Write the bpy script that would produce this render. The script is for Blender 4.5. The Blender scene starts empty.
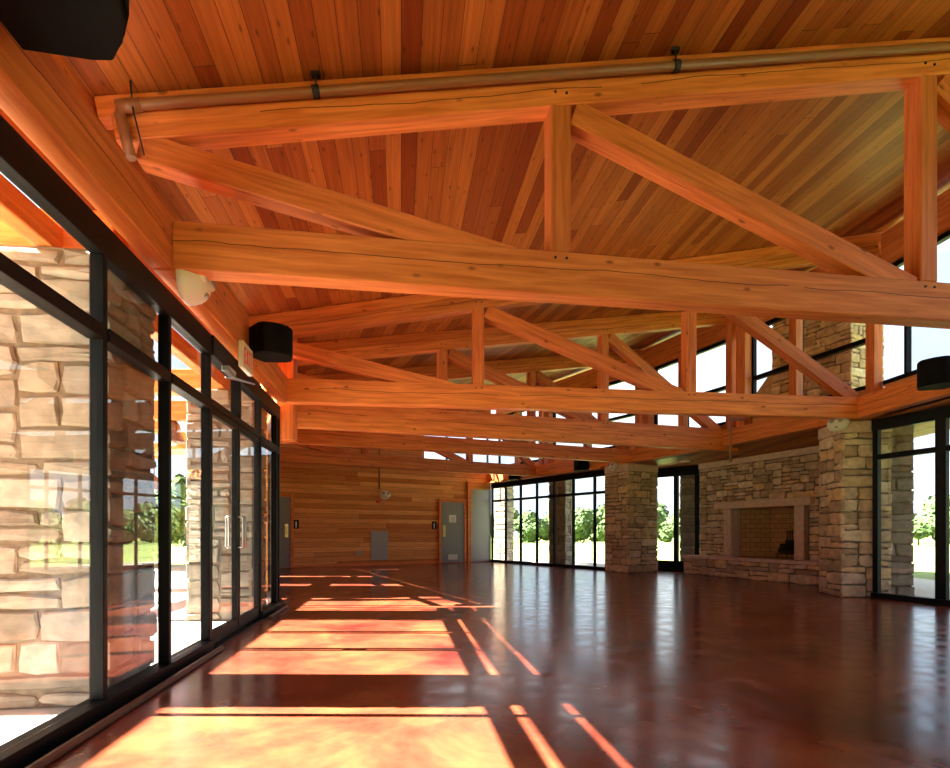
import bpy, bmesh, math, random
from mathutils import Vector, Matrix

S = bpy.context.scene
COL = S.collection
random.seed(7)
CAMZ = 1.05
F = 580.0

# ------------------------------------------------------------------ camera
cd = bpy.data.cameras.new('camera')
cam = bpy.data.objects.new('camera', cd)
COL.objects.link(cam)
cam.location = (0, 0, CAMZ)
cam.rotation_euler = (math.pi / 2, 0, 0)
cd.sensor_width = 36
cd.sensor_fit = 'HORIZONTAL'
cd.lens = 36 * F / 950
cd.shift_y = (533 - 384) / 950
cd.clip_end = 600
cd.clip_start = 0.02
S.camera = cam

# ------------------------------------------------------------------ sky, sun, exposure
SKY = 1.8
SUN = 66.0
SUN_TAN = 0.945
EXPOSURE = 0.6
world = bpy.data.worlds.new('sky')
S.world = world
world.use_nodes = True
wn = world.node_tree.nodes
wl = world.node_tree.links
wn.clear()
wo = wn.new('ShaderNodeOutputWorld')
bg = wn.new('ShaderNodeBackground')
tc = wn.new('ShaderNodeTexCoord')
mp = wn.new('ShaderNodeMapping')
mp.inputs['Scale'].default_value = (1.0, 1.0, 2.6)
nz = wn.new('ShaderNodeTexNoise')
nz.inputs['Scale'].default_value = 2.4
nz.inputs['Detail'].default_value = 7
nz.inputs['Roughness'].default_value = 0.55
cr = wn.new('ShaderNodeValToRGB')
cr.color_ramp.elements[0].position = 0.40
cr.color_ramp.elements[0].color = (0.40, 0.52, 0.68, 1)
cr.color_ramp.elements[1].position = 0.62
cr.color_ramp.elements[1].color = (0.95, 0.98, 1.0, 1)
wl.new(tc.outputs['Generated'], mp.inputs['Vector'])
wl.new(mp.outputs[0], nz.inputs['Vector'])
wl.new(nz.outputs['Fac'], cr.inputs[0])
wl.new(cr.outputs[0], bg.inputs['Color'])
bg.inputs['Strength'].default_value = SKY
wl.new(bg.outputs[0], wo.inputs[0])

sd = bpy.data.lights.new('sun', 'SUN')
sd.energy = SUN
sd.angle = math.radians(0.55)
sd.color = (1.0, 0.93, 0.80)
so = bpy.data.objects.new('sun', sd)
COL.objects.link(so)
so.rotation_euler = Vector((1, -0.01, -SUN_TAN)).to_track_quat('-Z', 'Y').to_euler()
so.location = (-20, 5, 25)

S.view_settings.view_transform = 'Standard'
S.view_settings.look = 'None'
S.view_settings.gamma = 1
S.view_settings.use_curve_mapping = False
S.view_settings.exposure = EXPOSURE
S.cycles.max_bounces = 14
S.cycles.diffuse_bounces = 8
S.cycles.glossy_bounces = 5
S.cycles.transparent_max_bounces = 24
S.cycles.sample_clamp_indirect = 12
S.cycles.caustics_reflective = False
S.cycles.caustics_refractive = False

# ------------------------------------------------------------------ materials
def mat(name):
    m = bpy.data.materials.new(name)
    m.use_nodes = True
    nt = m.node_tree
    return m, nt.nodes, nt.links, nt.nodes['Principled BSDF']

def flat(name, col, rough=0.5, metal=0.0, spec=0.5, noise=0.0, nscale=20):
    m, n, l, b = mat(name)
    b.inputs['Base Color'].default_value = (*col, 1)
    b.inputs['Roughness'].default_value = rough
    b.inputs['Metallic'].default_value = metal
    b.inputs['Specular IOR Level'].default_value = spec
    if noise:
        t = n.new('ShaderNodeTexCoord')
        z = n.new('ShaderNodeTexNoise')
        z.inputs['Scale'].default_value = nscale
        z.inputs['Detail'].default_value = 4
        r = n.new('ShaderNodeValToRGB')
        r.color_ramp.elements[0].position = 0.3
        r.color_ramp.elements[1].position = 0.7
        r.color_ramp.elements[0].color = (*[c * (1 - noise) for c in col], 1)
        r.color_ramp.elements[1].color = (*[min(1, c * (1 + noise)) for c in col], 1)
        l.new(t.outputs['Object'], z.inputs['Vector'])
        l.new(z.outputs['Fac'], r.inputs[0])
        l.new(r.outputs[0], b.inputs['Base Color'])
    return m

def M(n, l, op, a, b=None, c=None):
    x = n.new('ShaderNodeMath')
    x.operation = op
    for i, v in enumerate((a, b, c)):
        if v is None:
            continue
        if isinstance(v, (int, float)):
            x.inputs[i].default_value = v
        else:
            l.new(v, x.inputs[i])
    return x.outputs[0]

def mixc(n, l, fac, a, b, mode='MIX'):
    x = n.new('ShaderNodeMix')
    x.data_type = 'RGBA'
    x.blend_type = mode
    if isinstance(fac, (int, float)):
        x.inputs[0].default_value = fac
    else:
        l.new(fac, x.inputs[0])
    for i, v in ((6, a), (7, b)):
        if isinstance(v, tuple):
            x.inputs[i].default_value = (*v, 1) if len(v) == 3 else v
        else:
            l.new(v, x.inputs[i])
    return x.outputs[2]

def timber(name, c0, c1, check=True):
    """sawn fir: grain along local x, knots and drying checks"""
    m, n, l, b = mat(name)
    t = n.new('ShaderNodeTexCoord')
    oi = n.new('ShaderNodeObjectInfo')
    off = n.new('ShaderNodeVectorMath'); off.operation = 'ADD'
    sc = n.new('ShaderNodeVectorMath'); sc.operation = 'SCALE'
    cmb = n.new('ShaderNodeCombineXYZ')
    for i in range(3):
        l.new(oi.outputs['Random'], cmb.inputs[i])
    l.new(cmb.outputs[0], sc.inputs[0]); sc.inputs[3].default_value = 37.0
    l.new(t.outputs['Object'], off.inputs[0]); l.new(sc.outputs[0], off.inputs[1])
    mp = n.new('ShaderNodeMapping'); mp.inputs['Scale'].default_value = (0.7, 11, 11)
    l.new(off.outputs[0], mp.inputs[0])
    g = n.new('ShaderNodeTexNoise'); g.inputs['Scale'].default_value = 2.2; g.inputs['Detail'].default_value = 6
    g.inputs['Distortion'].default_value = 0.6
    l.new(mp.outputs[0], g.inputs['Vector'])
    r = n.new('ShaderNodeValToRGB')
    r.color_ramp.elements[0].position = 0.28; r.color_ramp.elements[0].color = (*c0, 1)
    r.color_ramp.elements[1].position = 0.66; r.color_ramp.elements[1].color = (*c1, 1)
    l.new(g.outputs['Fac'], r.inputs[0])
    # knots
    mk = n.new('ShaderNodeMapping'); mk.inputs['Scale'].default_value = (2.8, 6.0, 6.0)
    l.new(off.outputs[0], mk.inputs[0])
    v = n.new('ShaderNodeTexVoronoi'); v.inputs['Scale'].default_value = 1.0
    l.new(mk.outputs[0], v.inputs['Vector'])
    kr = n.new('ShaderNodeValToRGB')
    kr.color_ramp.elements[0].position = 0.05; kr.color_ramp.elements[0].color = (1, 1, 1, 1)
    kr.color_ramp.elements[1].position = 0.13; kr.color_ramp.elements[1].color = (0, 0, 0, 1)
    l.new(v.outputs['Distance'], kr.inputs[0])
    kf = M(n, l, 'MULTIPLY', kr.outputs[0], 0.75)
    c = mixc(n, l, kf, r.outputs[0], tuple(x * 0.28 for x in c0))
    if check:
        sep = n.new('ShaderNodeSeparateXYZ'); l.new(t.outputs['Object'], sep.inputs[0])
        n2 = n.new('ShaderNodeTexNoise'); n2.inputs['Scale'].default_value = 0.9; n2.inputs['Detail'].default_value = 5
        m2 = n.new('ShaderNodeMapping'); m2.inputs['Scale'].default_value = (1, 0.01, 0.01)
        l.new(off.outputs[0], m2.inputs[0]); l.new(m2.outputs[0], n2.inputs['Vector'])
        d = M(n, l, 'SUBTRACT', n2.outputs['Fac'], 0.5)
        d = M(n, l, 'MULTIPLY', d, 0.12)
        d = M(n, l, 'SUBTRACT', sep.outputs['Z'], d)
        d = M(n, l, 'SUBTRACT', d, 0.03)
        d = M(n, l, 'ABSOLUTE', d)
        d = M(n, l, 'LESS_THAN', d, 0.0034)
        m3 = n.new('ShaderNodeTexNoise'); m3.inputs['Scale'].default_value = 0.7
        l.new(m2.outputs[0], m3.inputs['Vector'])
        k = M(n, l, 'GREATER_THAN', m3.outputs['Fac'], 0.41)
        k = M(n, l, 'MULTIPLY', d, k)
        k = M(n, l, 'MULTIPLY', k, 0.85)
        c = mixc(n, l, k, c, (0.05, 0.012, 0.003))
    hs = n.new('ShaderNodeHueSaturation')
    l.new(c, hs.inputs['Color'])
    l.new(M(n, l, 'MULTIPLY_ADD', oi.outputs['Random'], 0.3, 0.86), hs.inputs['Value'])
    l.new(hs.outputs[0], b.inputs['Base Color'])
    b.inputs['Roughness'].default_value = 0.48
    b.inputs['Specular IOR Level'].default_value = 0.3
    bp = n.new('ShaderNodeBump'); bp.inputs['Strength'].default_value = 0.12; bp.inputs['Distance'].default_value = 0.01
    l.new(g.outputs['Fac'], bp.inputs['Height']); l.new(bp.outputs[0], b.inputs['Normal'])
    return m

def planks(name, width, length, c0, c1, gap=0.05, darkjoint=(0.05, 0.012, 0.004)):
    """tongue and groove boards laid along u of the UV map (metres)"""
    m, n, l, b = mat(name)
    uv = n.new('ShaderNodeUVMap'); uv.uv_map = 'UVMap'
    sep = n.new('ShaderNodeSeparateXYZ'); l.new(uv.outputs[0], sep.inputs[0])
    u, v = sep.outputs['X'], sep.outputs['Y']
    vv = M(n, l, 'DIVIDE', v, width)
    row = M(n, l, 'FLOOR', vv)
    fr = M(n, l, 'FRACT', vv)
    w1 = n.new('ShaderNodeTexWhiteNoise'); w1.noise_dimensions = '1D'; l.new(row, w1.inputs['W'])
    uu = M(n, l, 'DIVIDE', u, length)
    uu = M(n, l, 'ADD', uu, M(n, l, 'MULTIPLY', w1.outputs['Value'], 7.3))
    seg = M(n, l, 'FLOOR', uu)
    fu = M(n, l, 'FRACT', uu)
    cmb = n.new('ShaderNodeCombineXYZ'); l.new(row, cmb.inputs[0]); l.new(seg, cmb.inputs[1])
    w2 = n.new('ShaderNodeTexWhiteNoise'); w2.noise_dimensions = '2D'; l.new(cmb.outputs[0], w2.inputs['Vector'])
    rp = n.new('ShaderNodeValToRGB')
    e = rp.color_ramp.elements
    e[0].position = 0.0; e[0].color = (*c0, 1)
    e[1].position = 1.0; e[1].color = (*c1, 1)
    mid = e.new(0.45); mid.color = (*[(a * 0.55 + q * 0.45) for a, q in zip(c0, c1)], 1)
    l.new(w2.outputs['Value'], rp.inputs[0])
    # grain
    gc = n.new('ShaderNodeCombineXYZ')
    l.new(M(n, l, 'MULTIPLY', u, 0.8), gc.inputs[0])
    l.new(M(n, l, 'MULTIPLY', v, 26.0), gc.inputs[1])
    l.new(M(n, l, 'MULTIPLY', w2.outputs['Value'], 40.0), gc.inputs[2])
    g = n.new('ShaderNodeTexNoise'); g.inputs['Scale'].default_value = 1.6; g.inputs['Detail'].default_value = 5; g.inputs['Distortion'].default_value = 0.8
    l.new(gc.outputs[0], g.inputs['Vector'])
    gv = n.new('ShaderNodeMapRange'); gv.inputs[1].default_value = 0.3; gv.inputs[2].default_value = 0.7
    gv.inputs[3].default_value = 0.72; gv.inputs[4].default_value = 1.18
    l.new(g.outputs['Fac'], gv.inputs[0])
    c = mixc(n, l, 1.0, rp.outputs[0], gv.outputs[0], 'MULTIPLY')
    # knots
    kc = n.new('ShaderNodeCombineXYZ')
    l.new(M(n, l, 'MULTIPLY', u, 2.0), kc.inputs[0]); l.new(M(n, l, 'MULTIPLY', v, 7.0), kc.inputs[1])
    vo = n.new('ShaderNodeTexVoronoi'); vo.voronoi_dimensions = '2D'; vo.inputs['Scale'].default_value = 1.0
    l.new(kc.outputs[0], vo.inputs['Vector'])
    kr = n.new('ShaderNodeMapRange'); kr.inputs[1].default_value = 0.03; kr.inputs[2].default_value = 0.09
    kr.inputs[3].default_value = 0.55; kr.inputs[4].default_value = 0.0
    l.new(vo.outputs['Distance'], kr.inputs[0])
    c = mixc(n, l, kr.outputs[0], c, tuple(x * 0.25 for x in c0))
    j = M(n, l, 'LESS_THAN', fr, gap)
    j2 = M(n, l, 'LESS_THAN', fu, 0.006 / length)
    jj = M(n, l, 'MAXIMUM', j, j2)
    c = mixc(n, l, M(n, l, 'MULTIPLY', jj, 0.85), c, darkjoint)
    l.new(c, b.inputs['Base Color'])
    b.inputs['Roughness'].default_value = 0.5
    b.inputs['Specular IOR Level'].default_value = 0.25
    bp = n.new('ShaderNodeBump'); bp.inputs['Strength'].default_value = 0.5; bp.inputs['Distance'].default_value = 0.01
    l.new(M(n, l, 'SUBTRACT', 1.0, jj), bp.inputs['Height']); l.new(bp.outputs[0], b.inputs['Normal'])
    return m

def stone_mat(name, tones):
    m, n, l, b = mat(name)
    a = n.new('ShaderNodeAttribute'); a.attribute_name = 'tone'
    r = n.new('ShaderNodeValToRGB'); r.color_ramp.interpolation = 'LINEAR'
    e = r.color_ramp.elements
    e[0].position = 0; e[0].color = (*tones[0], 1)
    e[1].position = 1; e[1].color = (*tones[-1], 1)
    for i in range(1, len(tones) - 1):
        x = e.new(i / (len(tones) - 1)); x.color = (*tones[i], 1)
    l.new(a.outputs['Fac'], r.inputs[0])
    t = n.new('ShaderNodeTexCoord')
    z = n.new('ShaderNodeTexNoise'); z.inputs['Scale'].default_value = 9; z.inputs['Detail'].default_value = 7
    l.new(t.outputs['Object'], z.inputs['Vector'])
    mr = n.new('ShaderNodeMapRange'); mr.inputs[1].default_value = 0.3; mr.inputs[2].default_value = 0.7
    mr.inputs[3].default_value = 0.68; mr.inputs[4].default_value = 1.2
    l.new(z.outputs['Fac'], mr.inputs[0])
    c = mixc(n, l, 1.0, r.outputs[0], mr.outputs[0], 'MULTIPLY')
    l.new(c, b.inputs['Base Color'])
    b.inputs['Roughness'].default_value = 0.85
    bp = n.new('ShaderNodeBump'); bp.inputs['Strength'].default_value = 0.6; bp.inputs['Distance'].default_value = 0.02
    l.new(z.outputs['Fac'], bp.inputs['Height']); l.new(bp.outputs[0], b.inputs['Normal'])
    return m

def glass_mat():
    m = bpy.data.materials.new('clear_glass'); m.use_nodes = True
    n = m.node_tree.nodes; l = m.node_tree.links; n.clear()
    o = n.new('ShaderNodeOutputMaterial'); mx = n.new('ShaderNodeMixShader')
    tr = n.new('ShaderNodeBsdfTransparent'); gl = n.new('ShaderNodeBsdfGlossy')
    tr.inputs[0].default_value = (0.95, 0.97, 0.96, 1)
    gl.inputs['Roughness'].default_value = 0.0
    fr = n.new('ShaderNodeFresnel')
    ge = n.new('ShaderNodeNewGeometry')   # leaving the pane must not count as total reflection
    l.new(M(n, l, 'MULTIPLY_ADD', ge.outputs['Backfacing'], 1 / 1.5 - 1.5, 1.5), fr.inputs['IOR'])
    l.new(fr.outputs[0], mx.inputs[0]); l.new(tr.outputs[0], mx.inputs[1]); l.new(gl.outputs[0], mx.inputs[2])
    l.new(mx.outputs[0], o.inputs[0])
    return m

def floor_mat():
    m, n, l, b = mat('stained_concrete')
    t = n.new('ShaderNodeTexCoord')
    z = n.new('ShaderNodeTexNoise'); z.inputs['Scale'].default_value = 1.1; z.inputs['Detail'].default_value = 9
    z.inputs['Roughness'].default_value = 0.62; z.inputs['Distortion'].default_value = 0.3
    l.new(t.outputs['Object'], z.inputs['Vector'])
    r = n.new('ShaderNodeValToRGB')
    e = r.color_ramp.elements
    e[0].position = 0.33; e[0].color = (0.080, 0.011, 0.009, 1)
    e[1].position = 0.72; e[1].color = (0.30, 0.104, 0.040, 1)
    x = e.new(0.5); x.color = (0.185, 0.041, 0.022, 1)
    l.new(z.outputs['Fac'], r.inputs[0])
    # saw cut joints, lines parallel to the trusses
    sep = n.new('ShaderNodeSeparateXYZ'); l.new(t.outputs['Object'], sep.inputs[0])
    q = M(n, l, 'SUBTRACT', sep.outputs['Y'], M(n, l, 'MULTIPLY', sep.outputs['X'], 0.165))
    q = M(n, l, 'SUBTRACT', q, 3.98)
    q = M(n, l, 'DIVIDE', q, 3.42)
    q = M(n, l, 'FRACT', q)
    q = M(n, l, 'LESS_THAN', q, 0.0022)
    c = mixc(n, l, M(n, l, 'MULTIPLY', q, 0.8), r.outputs[0], (0.03, 0.008, 0.005))
    l.new(c, b.inputs['Base Color'])
    z2 = n.new('ShaderNodeTexNoise'); z2.inputs['Scale'].default_value = 5; z2.inputs['Detail'].default_value = 6
    l.new(t.outputs['Object'], z2.inputs['Vector'])
    mr = n.new('ShaderNodeMapRange'); mr.inputs[1].default_value = 0.3; mr.inputs[2].default_value = 0.7
    mr.inputs[3].default_value = 0.13; mr.inputs[4].default_value = 0.26
    l.new(z2.outputs['Fac'], mr.inputs[0]); l.new(mr.outputs[0], b.inputs['Roughness'])
    b.inputs['Specular IOR Level'].default_value = 0.55
    bp = n.new('ShaderNodeBump'); bp.inputs['Strength'].default_value = 0.05; bp.inputs['Distance'].default_value = 0.01
    l.new(z2.outputs['Fac'], bp.inputs['Height']); l.new(bp.outputs[0], b.inputs['Normal'])
    return m

TIMBER = timber('fir_timber', (0.52, 0.132, 0.030), (0.80, 0.265, 0.072))
TIMBER_PLAIN = timber('fir_timber_plain', (0.50, 0.125, 0.028), (0.78, 0.245, 0.066), check=False)
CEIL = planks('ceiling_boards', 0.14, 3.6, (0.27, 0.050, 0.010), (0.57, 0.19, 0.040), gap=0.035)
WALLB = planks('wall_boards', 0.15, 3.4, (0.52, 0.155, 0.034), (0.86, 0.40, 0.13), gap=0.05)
STONE = stone_mat('limestone', [(0.40, 0.27, 0.17), (0.62, 0.45, 0.29), (0.70, 0.45, 0.21), (0.54, 0.40, 0.29), (0.74, 0.58, 0.41), (0.47, 0.33, 0.21)])
STONE_OUT = stone_mat('outdoor_limestone', [(0.19, 0.155, 0.12), (0.29, 0.25, 0.205), (0.30, 0.245, 0.18), (0.25, 0.215, 0.18), (0.35, 0.315, 0.27), (0.22, 0.185, 0.145)])  # same limestone outdoors, tones lowered to offset the strong light there
MORTAR = flat('mortar', (0.16, 0.125, 0.09), 0.95, noise=0.3)
CUTSTONE = flat('cut_stone', (0.60, 0.43, 0.33), 0.75, noise=0.15, nscale=12)
BLACK = flat('black_metal', (0.004, 0.004, 0.005), 0.45, 0.0, 0.12)
GREY = flat('grey_paint', (0.22, 0.215, 0.205), 0.45, noise=0.04)
GREYL = flat('grey_metal', (0.36, 0.34, 0.33), 0.4, 0.3)
SILVER = flat('brushed_steel', (0.35, 0.34, 0.33), 0.35, 1.0)
BRASS = flat('brass', (0.75, 0.55, 0.2), 0.3, 1.0)
WHITE = flat('white_plastic', (0.72, 0.68, 0.6), 0.4)
LENS = flat('lamp_lens', (0.35, 0.33, 0.3), 0.1)
RED = flat('red_plastic', (0.6, 0.03, 0.02), 0.4)
PIPE = flat('brown_pipe_paint', (0.30, 0.115, 0.045), 0.35)
SPK = flat('speaker_black', (0.003, 0.003, 0.0035), 0.6, 0, 0.08)
GRILLE = flat('speaker_grille_cloth', (0.006, 0.006, 0.006), 0.8, 0, 0.1, noise=0.5, nscale=180)
FIREBRICK = None
GLASS = glass_mat()
FLOOR = floor_mat()
CONC = flat('terrace_concrete', (0.42, 0.39, 0.35), 0.85, noise=0.08, nscale=3)
GRASS = flat('lawn_grass', (0.17, 0.22, 0.055), 0.95, noise=0.25, nscale=0.6)
LEAF = flat('tree_leaves', (0.075, 0.115, 0.05), 0.9, 0, 0.1, noise=0.4, nscale=1.5)
LEAFB = flat('bush_leaves', (0.07, 0.125, 0.035), 0.9, 0, 0.1, noise=0.4, nscale=3)
BARK = flat('bark', (0.10, 0.07, 0.05), 0.9, noise=0.3)
BRONZE = flat('bronze_paint', (0.10, 0.05, 0.03), 0.45)
SOOT = flat('soot', (0.01, 0.009, 0.008), 0.95)
IRON = flat('cast_iron', (0.012, 0.012, 0.012), 0.6)
PAPER = flat('paper', (0.75, 0.75, 0.75), 0.8)
INK = flat('ink', (0.05, 0.05, 0.06), 0.8)

def brick_mat():
    m, n, l, b = mat('fire_brick')
    uv = n.new('ShaderNodeUVMap'); uv.uv_map = 'UVMap'
    br = n.new('ShaderNodeTexBrick')
    br.inputs['Scale'].default_value = 1
    br.inputs['Brick Width'].default_value = 0.23
    br.inputs['Row Height'].default_value = 0.115
    br.inputs['Mortar Size'].default_value = 0.006
    br.inputs['Color1'].default_value = (0.50, 0.27, 0.10, 1)
    br.inputs['Color2'].default_value = (0.40, 0.20, 0.08, 1)
    br.inputs['Mortar'].default_value = (0.14, 0.08, 0.05, 1)
    l.new(uv.outputs[0], br.inputs['Vector'])
    l.new(br.outputs['Color'], b.inputs['Base Color'])
    b.inputs['Roughness'].default_value = 0.9
    return m
FIREBRICK = brick_mat()

# ------------------------------------------------------------------ object helpers
WM = {}
def place(o, W, parent=None):
    WM[o.name] = W
    if parent is not None:
        o.parent = parent
        o.matrix_basis = WM[parent.name].inverted() @ W
    else:
        o.matrix_basis = W

def empty(name, loc, label=None, cat=None, group=None, kind=None, parent=None, rz=0):
    o = bpy.data.objects.new(name, None)
    COL.objects.link(o)
    o.empty_display_size = 0.1
    place(o, Matrix.Translation(Vector(loc)) @ Matrix.Rotation(rz, 4, 'Z'), parent)
    tag(o, label, cat, group, kind)
    return o

def tag(o, label=None, cat=None, group=None, kind=None):
    if label: o['label'] = label
    if cat: o['category'] = cat
    if group: o['group'] = group
    if kind: o['kind'] = kind
    return o

def link(name, bm, mats, W=None, parent=None, smooth=False):
    me = bpy.data.meshes.new(name)
    bm.normal_update()
    bm.to_mesh(me); bm.free()
    for m in (mats if isinstance(mats, (list, tuple)) else [mats]):
        me.materials.append(m)
    if smooth:
        for p in me.polygons: p.use_smooth = True
    o = bpy.data.objects.new(name, me)
    COL.objects.link(o)
    place(o, W if W is not None else Matrix.Identity(4), parent)
    return o

def addbox(bm, lo, hi, mi=0, T=None):
    vs = []
    for z in (lo[2], hi[2]):
        for x, y in ((lo[0], lo[1]), (hi[0], lo[1]), (hi[0], hi[1]), (lo[0], hi[1])):
            p = Vector((x, y, z))
            vs.append(bm.verts.new(T @ p if T is not None else p))
    for f in ((0, 3, 2, 1), (4, 5, 6, 7), (0, 1, 5, 4), (1, 2, 6, 5), (2, 3, 7, 6), (3, 0, 4, 7)):
        fc = bm.faces.new([vs[i] for i in f]); fc.material_index = mi
    return vs

def bevel(bm, w, seg=1):
    bmesh.ops.bevel(bm, geom=list(bm.edges), offset=w, segments=seg, profile=0.5, affect='EDGES')

def frame_from(p0, p1, up=Vector((0, 0, 1))):
    x = (p1 - p0).normalized()
    y = up.cross(x)
    if y.length < 1e-4:
        y = Vector((0, 1, 0)).cross(x)
    y.normalize()
    z = x.cross(y)
    R = Matrix((x, y, z)).transposed().to_4x4()
    return R

def beam(name, p0, p1, w, h, m, parent=None, bev=0.008, up=Vector((0, 0, 1))):
    """box from p0 to p1 (centre line); local x is the length"""
    p0 = Vector(p0); p1 = Vector(p1)
    L = (p1 - p0).length
    W = Matrix.Translation((p0 + p1) / 2) @ frame_from(p0, p1, up)
    bm = bmesh.new()
    addbox(bm, (-L / 2, -w / 2, -h / 2), (L / 2, w / 2, h / 2))
    if bev: bevel(bm, bev)
    return link(name, bm, m, W, parent)

def tube_pts(bm, pts, r, seg=10, mi=0):
    rings = []
    n = len(pts)
    pts = [Vector(p) for p in pts]
    for i, p in enumerate(pts):
        d = (pts[min(i + 1, n - 1)] - pts[max(i - 1, 0)]).normalized()
        a = d.orthogonal().normalized() if i == 0 else (rings[-1][1] - d * rings[-1][1].dot(d)).normalized()
        b = d.cross(a)
        rings.append(([bm.verts.new(p + (a * math.cos(2 * math.pi * k / seg) + b * math.sin(2 * math.pi * k / seg)) * r) for k in range(seg)], a))
    for i in range(n - 1):
        A, B = rings[i][0], rings[i + 1][0]
        for k in range(seg):
            f = bm.faces.new((A[k], A[(k + 1) % seg], B[(k + 1) % seg], B[k])); f.material_index = mi; f.smooth = True
    bm.faces.new(list(reversed(rings[0][0]))).material_index = mi
    bm.faces.new(rings[-1][0]).material_index = mi

def lathe(bm, prof, seg=20, mi=0, T=None):
    rings = []
    for r, z in prof:
        ring = []
        for k in range(seg):
            a = 2 * math.pi * k / seg
            p = Vector((r * math.cos(a), r * math.sin(a), z))
            ring.append(bm.verts.new(T @ p if T is not None else p))
        rings.append(ring)
    for A, B in zip(rings, rings[1:]):
        for k in range(seg):
            f = bm.faces.new((A[k], A[(k + 1) % seg], B[(k + 1) % seg], B[k])); f.smooth = True; f.material_index = mi
    bm.faces.new(list(reversed(rings[0]))).material_index = mi
    bm.faces.new(rings[-1]).material_index = mi

def prism(bm, poly, z0, z1, mi=0):
    n = len(poly)
    a = [bm.verts.new((x, y, z0)) for x, y in poly]
    b = [bm.verts.new((x, y, z1)) for x, y in poly]
    bm.faces.new(list(reversed(a))).material_index = mi
    bm.faces.new(b).material_index = mi
    for i in range(n):
        bm.faces.new((a[i], a[(i + 1) % n], b[(i + 1) % n], b[i])).material_index = mi

def quad_uv(bm, pts, uvs, mi=0):
    uvl = bm.loops.layers.uv.get('UVMap') or bm.loops.layers.uv.new('UVMap')
    f = bm.faces.new([bm.verts.new(p) for p in pts]); f.material_index = mi
    for lp, t in zip(f.loops, uvs): lp[uvl].uv = t
    return f

# ------------------------------------------------------------------ squared rubble stonework
def stones(bm, lay, O, U, N, W, H, rng, uw=0.115, uh=0.10, prot=(0.012, 0.04), skip=None, wr=(2, 4), hr=(1, 2)):
    """blocks over the face O + U*a + Z*b, standing out along N; skip=(a0,a1,b0,b1) leaves an opening"""
    nc = max(1, round(W / uw)); nr = max(1, round(H / uh))
    uw = W / nc; uh = H / nr
    occ = [[False] * nc for _ in range(nr)]
    if skip:
        for r in range(nr):
            for c in range(nc):
                a = (c + .5) * uw; b = (r + .5) * uh
                if skip[0] < a < skip[1] and skip[2] < b < skip[3]: occ[r][c] = True
    for r in range(nr):
        for c in range(nc):
            if occ[r][c]: continue
            h = rng.choice((1, 2, 2)) if hr == (1, 2) else rng.randint(*hr)
            w = rng.randint(*wr)
            if h == 1 and rng.random() < 0.5: w += 1
            w = min(w, nc - c); h = min(h, nr - r)
            ww = 0
            while ww < w and not occ[r][c + ww]: ww += 1
            w = ww
            if c + w == nc - 1 and not occ[r][nc - 1]: w += 1
            ok = all(not occ[rr][cc] for rr in range(r, r + h) for cc in range(c, c + w))
            if not ok: h = 1
            for rr in range(r, r + h):
                for cc in range(c, c + w): occ[rr][cc] = True
            a0 = c * uw + .007; a1 = (c + w) * uw - .007
            b0 = r * uh + .007; b1 = (r + h) * uh - .007
            if c == 0: a0 = -0.022
            if c + w == nc: a1 = W + 0.022
            p = rng.uniform(*prot)
            j = lambda s=.010: rng.uniform(-s, s)
            bv = 0.012
            am = a0 + (a1 - a0) * rng.uniform(.35, .65); bm_ = b0 + (b1 - b0) * rng.uniform(.35, .65)
            base = [(a0, b0, 0), (am, b0, 1), (a1, b0, 0), (a1, bm_, 2), (a1, b1, 0), (am, b1, 1), (a0, b1, 0), (a0, bm_, 2)]
            nb = []
            for q_, (x, y, kd) in enumerate(base):
                ex = (c == 0 and q_ in (0, 6, 7)) or (c + w == nc and q_ in (2, 3, 4))
                ox = 0 if ex else j(.011)
                oy = j(.011)
                if kd == 0:   # knocked off corners
                    kx = rng.uniform(0, .018); ky = rng.uniform(0, .018)
                    ox += 0 if ex else (kx if x == a0 else -kx)
                    oy += ky if y == b0 else -ky
                nb.append((x + ox, y + oy))
            base = nb
            cx = (a0 + a1) / 2; cy = (b0 + b1) / 2
            rings = []
            for k, (ins, d) in enumerate(((0, -0.03), (0, p - .016), (bv, p))):
                ring = []
                for x, y in base:
                    xx = x + (ins if x < cx else -ins); yy = y + (ins if y < cy else -ins)
                    dd = d + (j(.009) if k == 2 else 0)
                    ring.append(bm.verts.new(O + U * xx + Vector((0, 0, 1)) * yy + N * dd))
                rings.append(ring)
            tone = rng.random()
            fs = []
            for A, B in zip(rings, rings[1:]):
                for i in range(8):
                    fs.append(bm.faces.new((A[i], A[(i + 1) % 8], B[(i + 1) % 8], B[i])))
            cv = bm.verts.new(O + U * cx + Vector((0, 0, 1)) * cy + N * (p + rng.uniform(0, .014)))
            for i in range(8):
                fs.append(bm.faces.new((rings[-1][i], rings[-1][(i + 1) % 8], cv)))
            for f in fs:
                f.material_index = 0
                for lp in f.loops: lp[lay] = (tone, tone, tone, 1)

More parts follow.
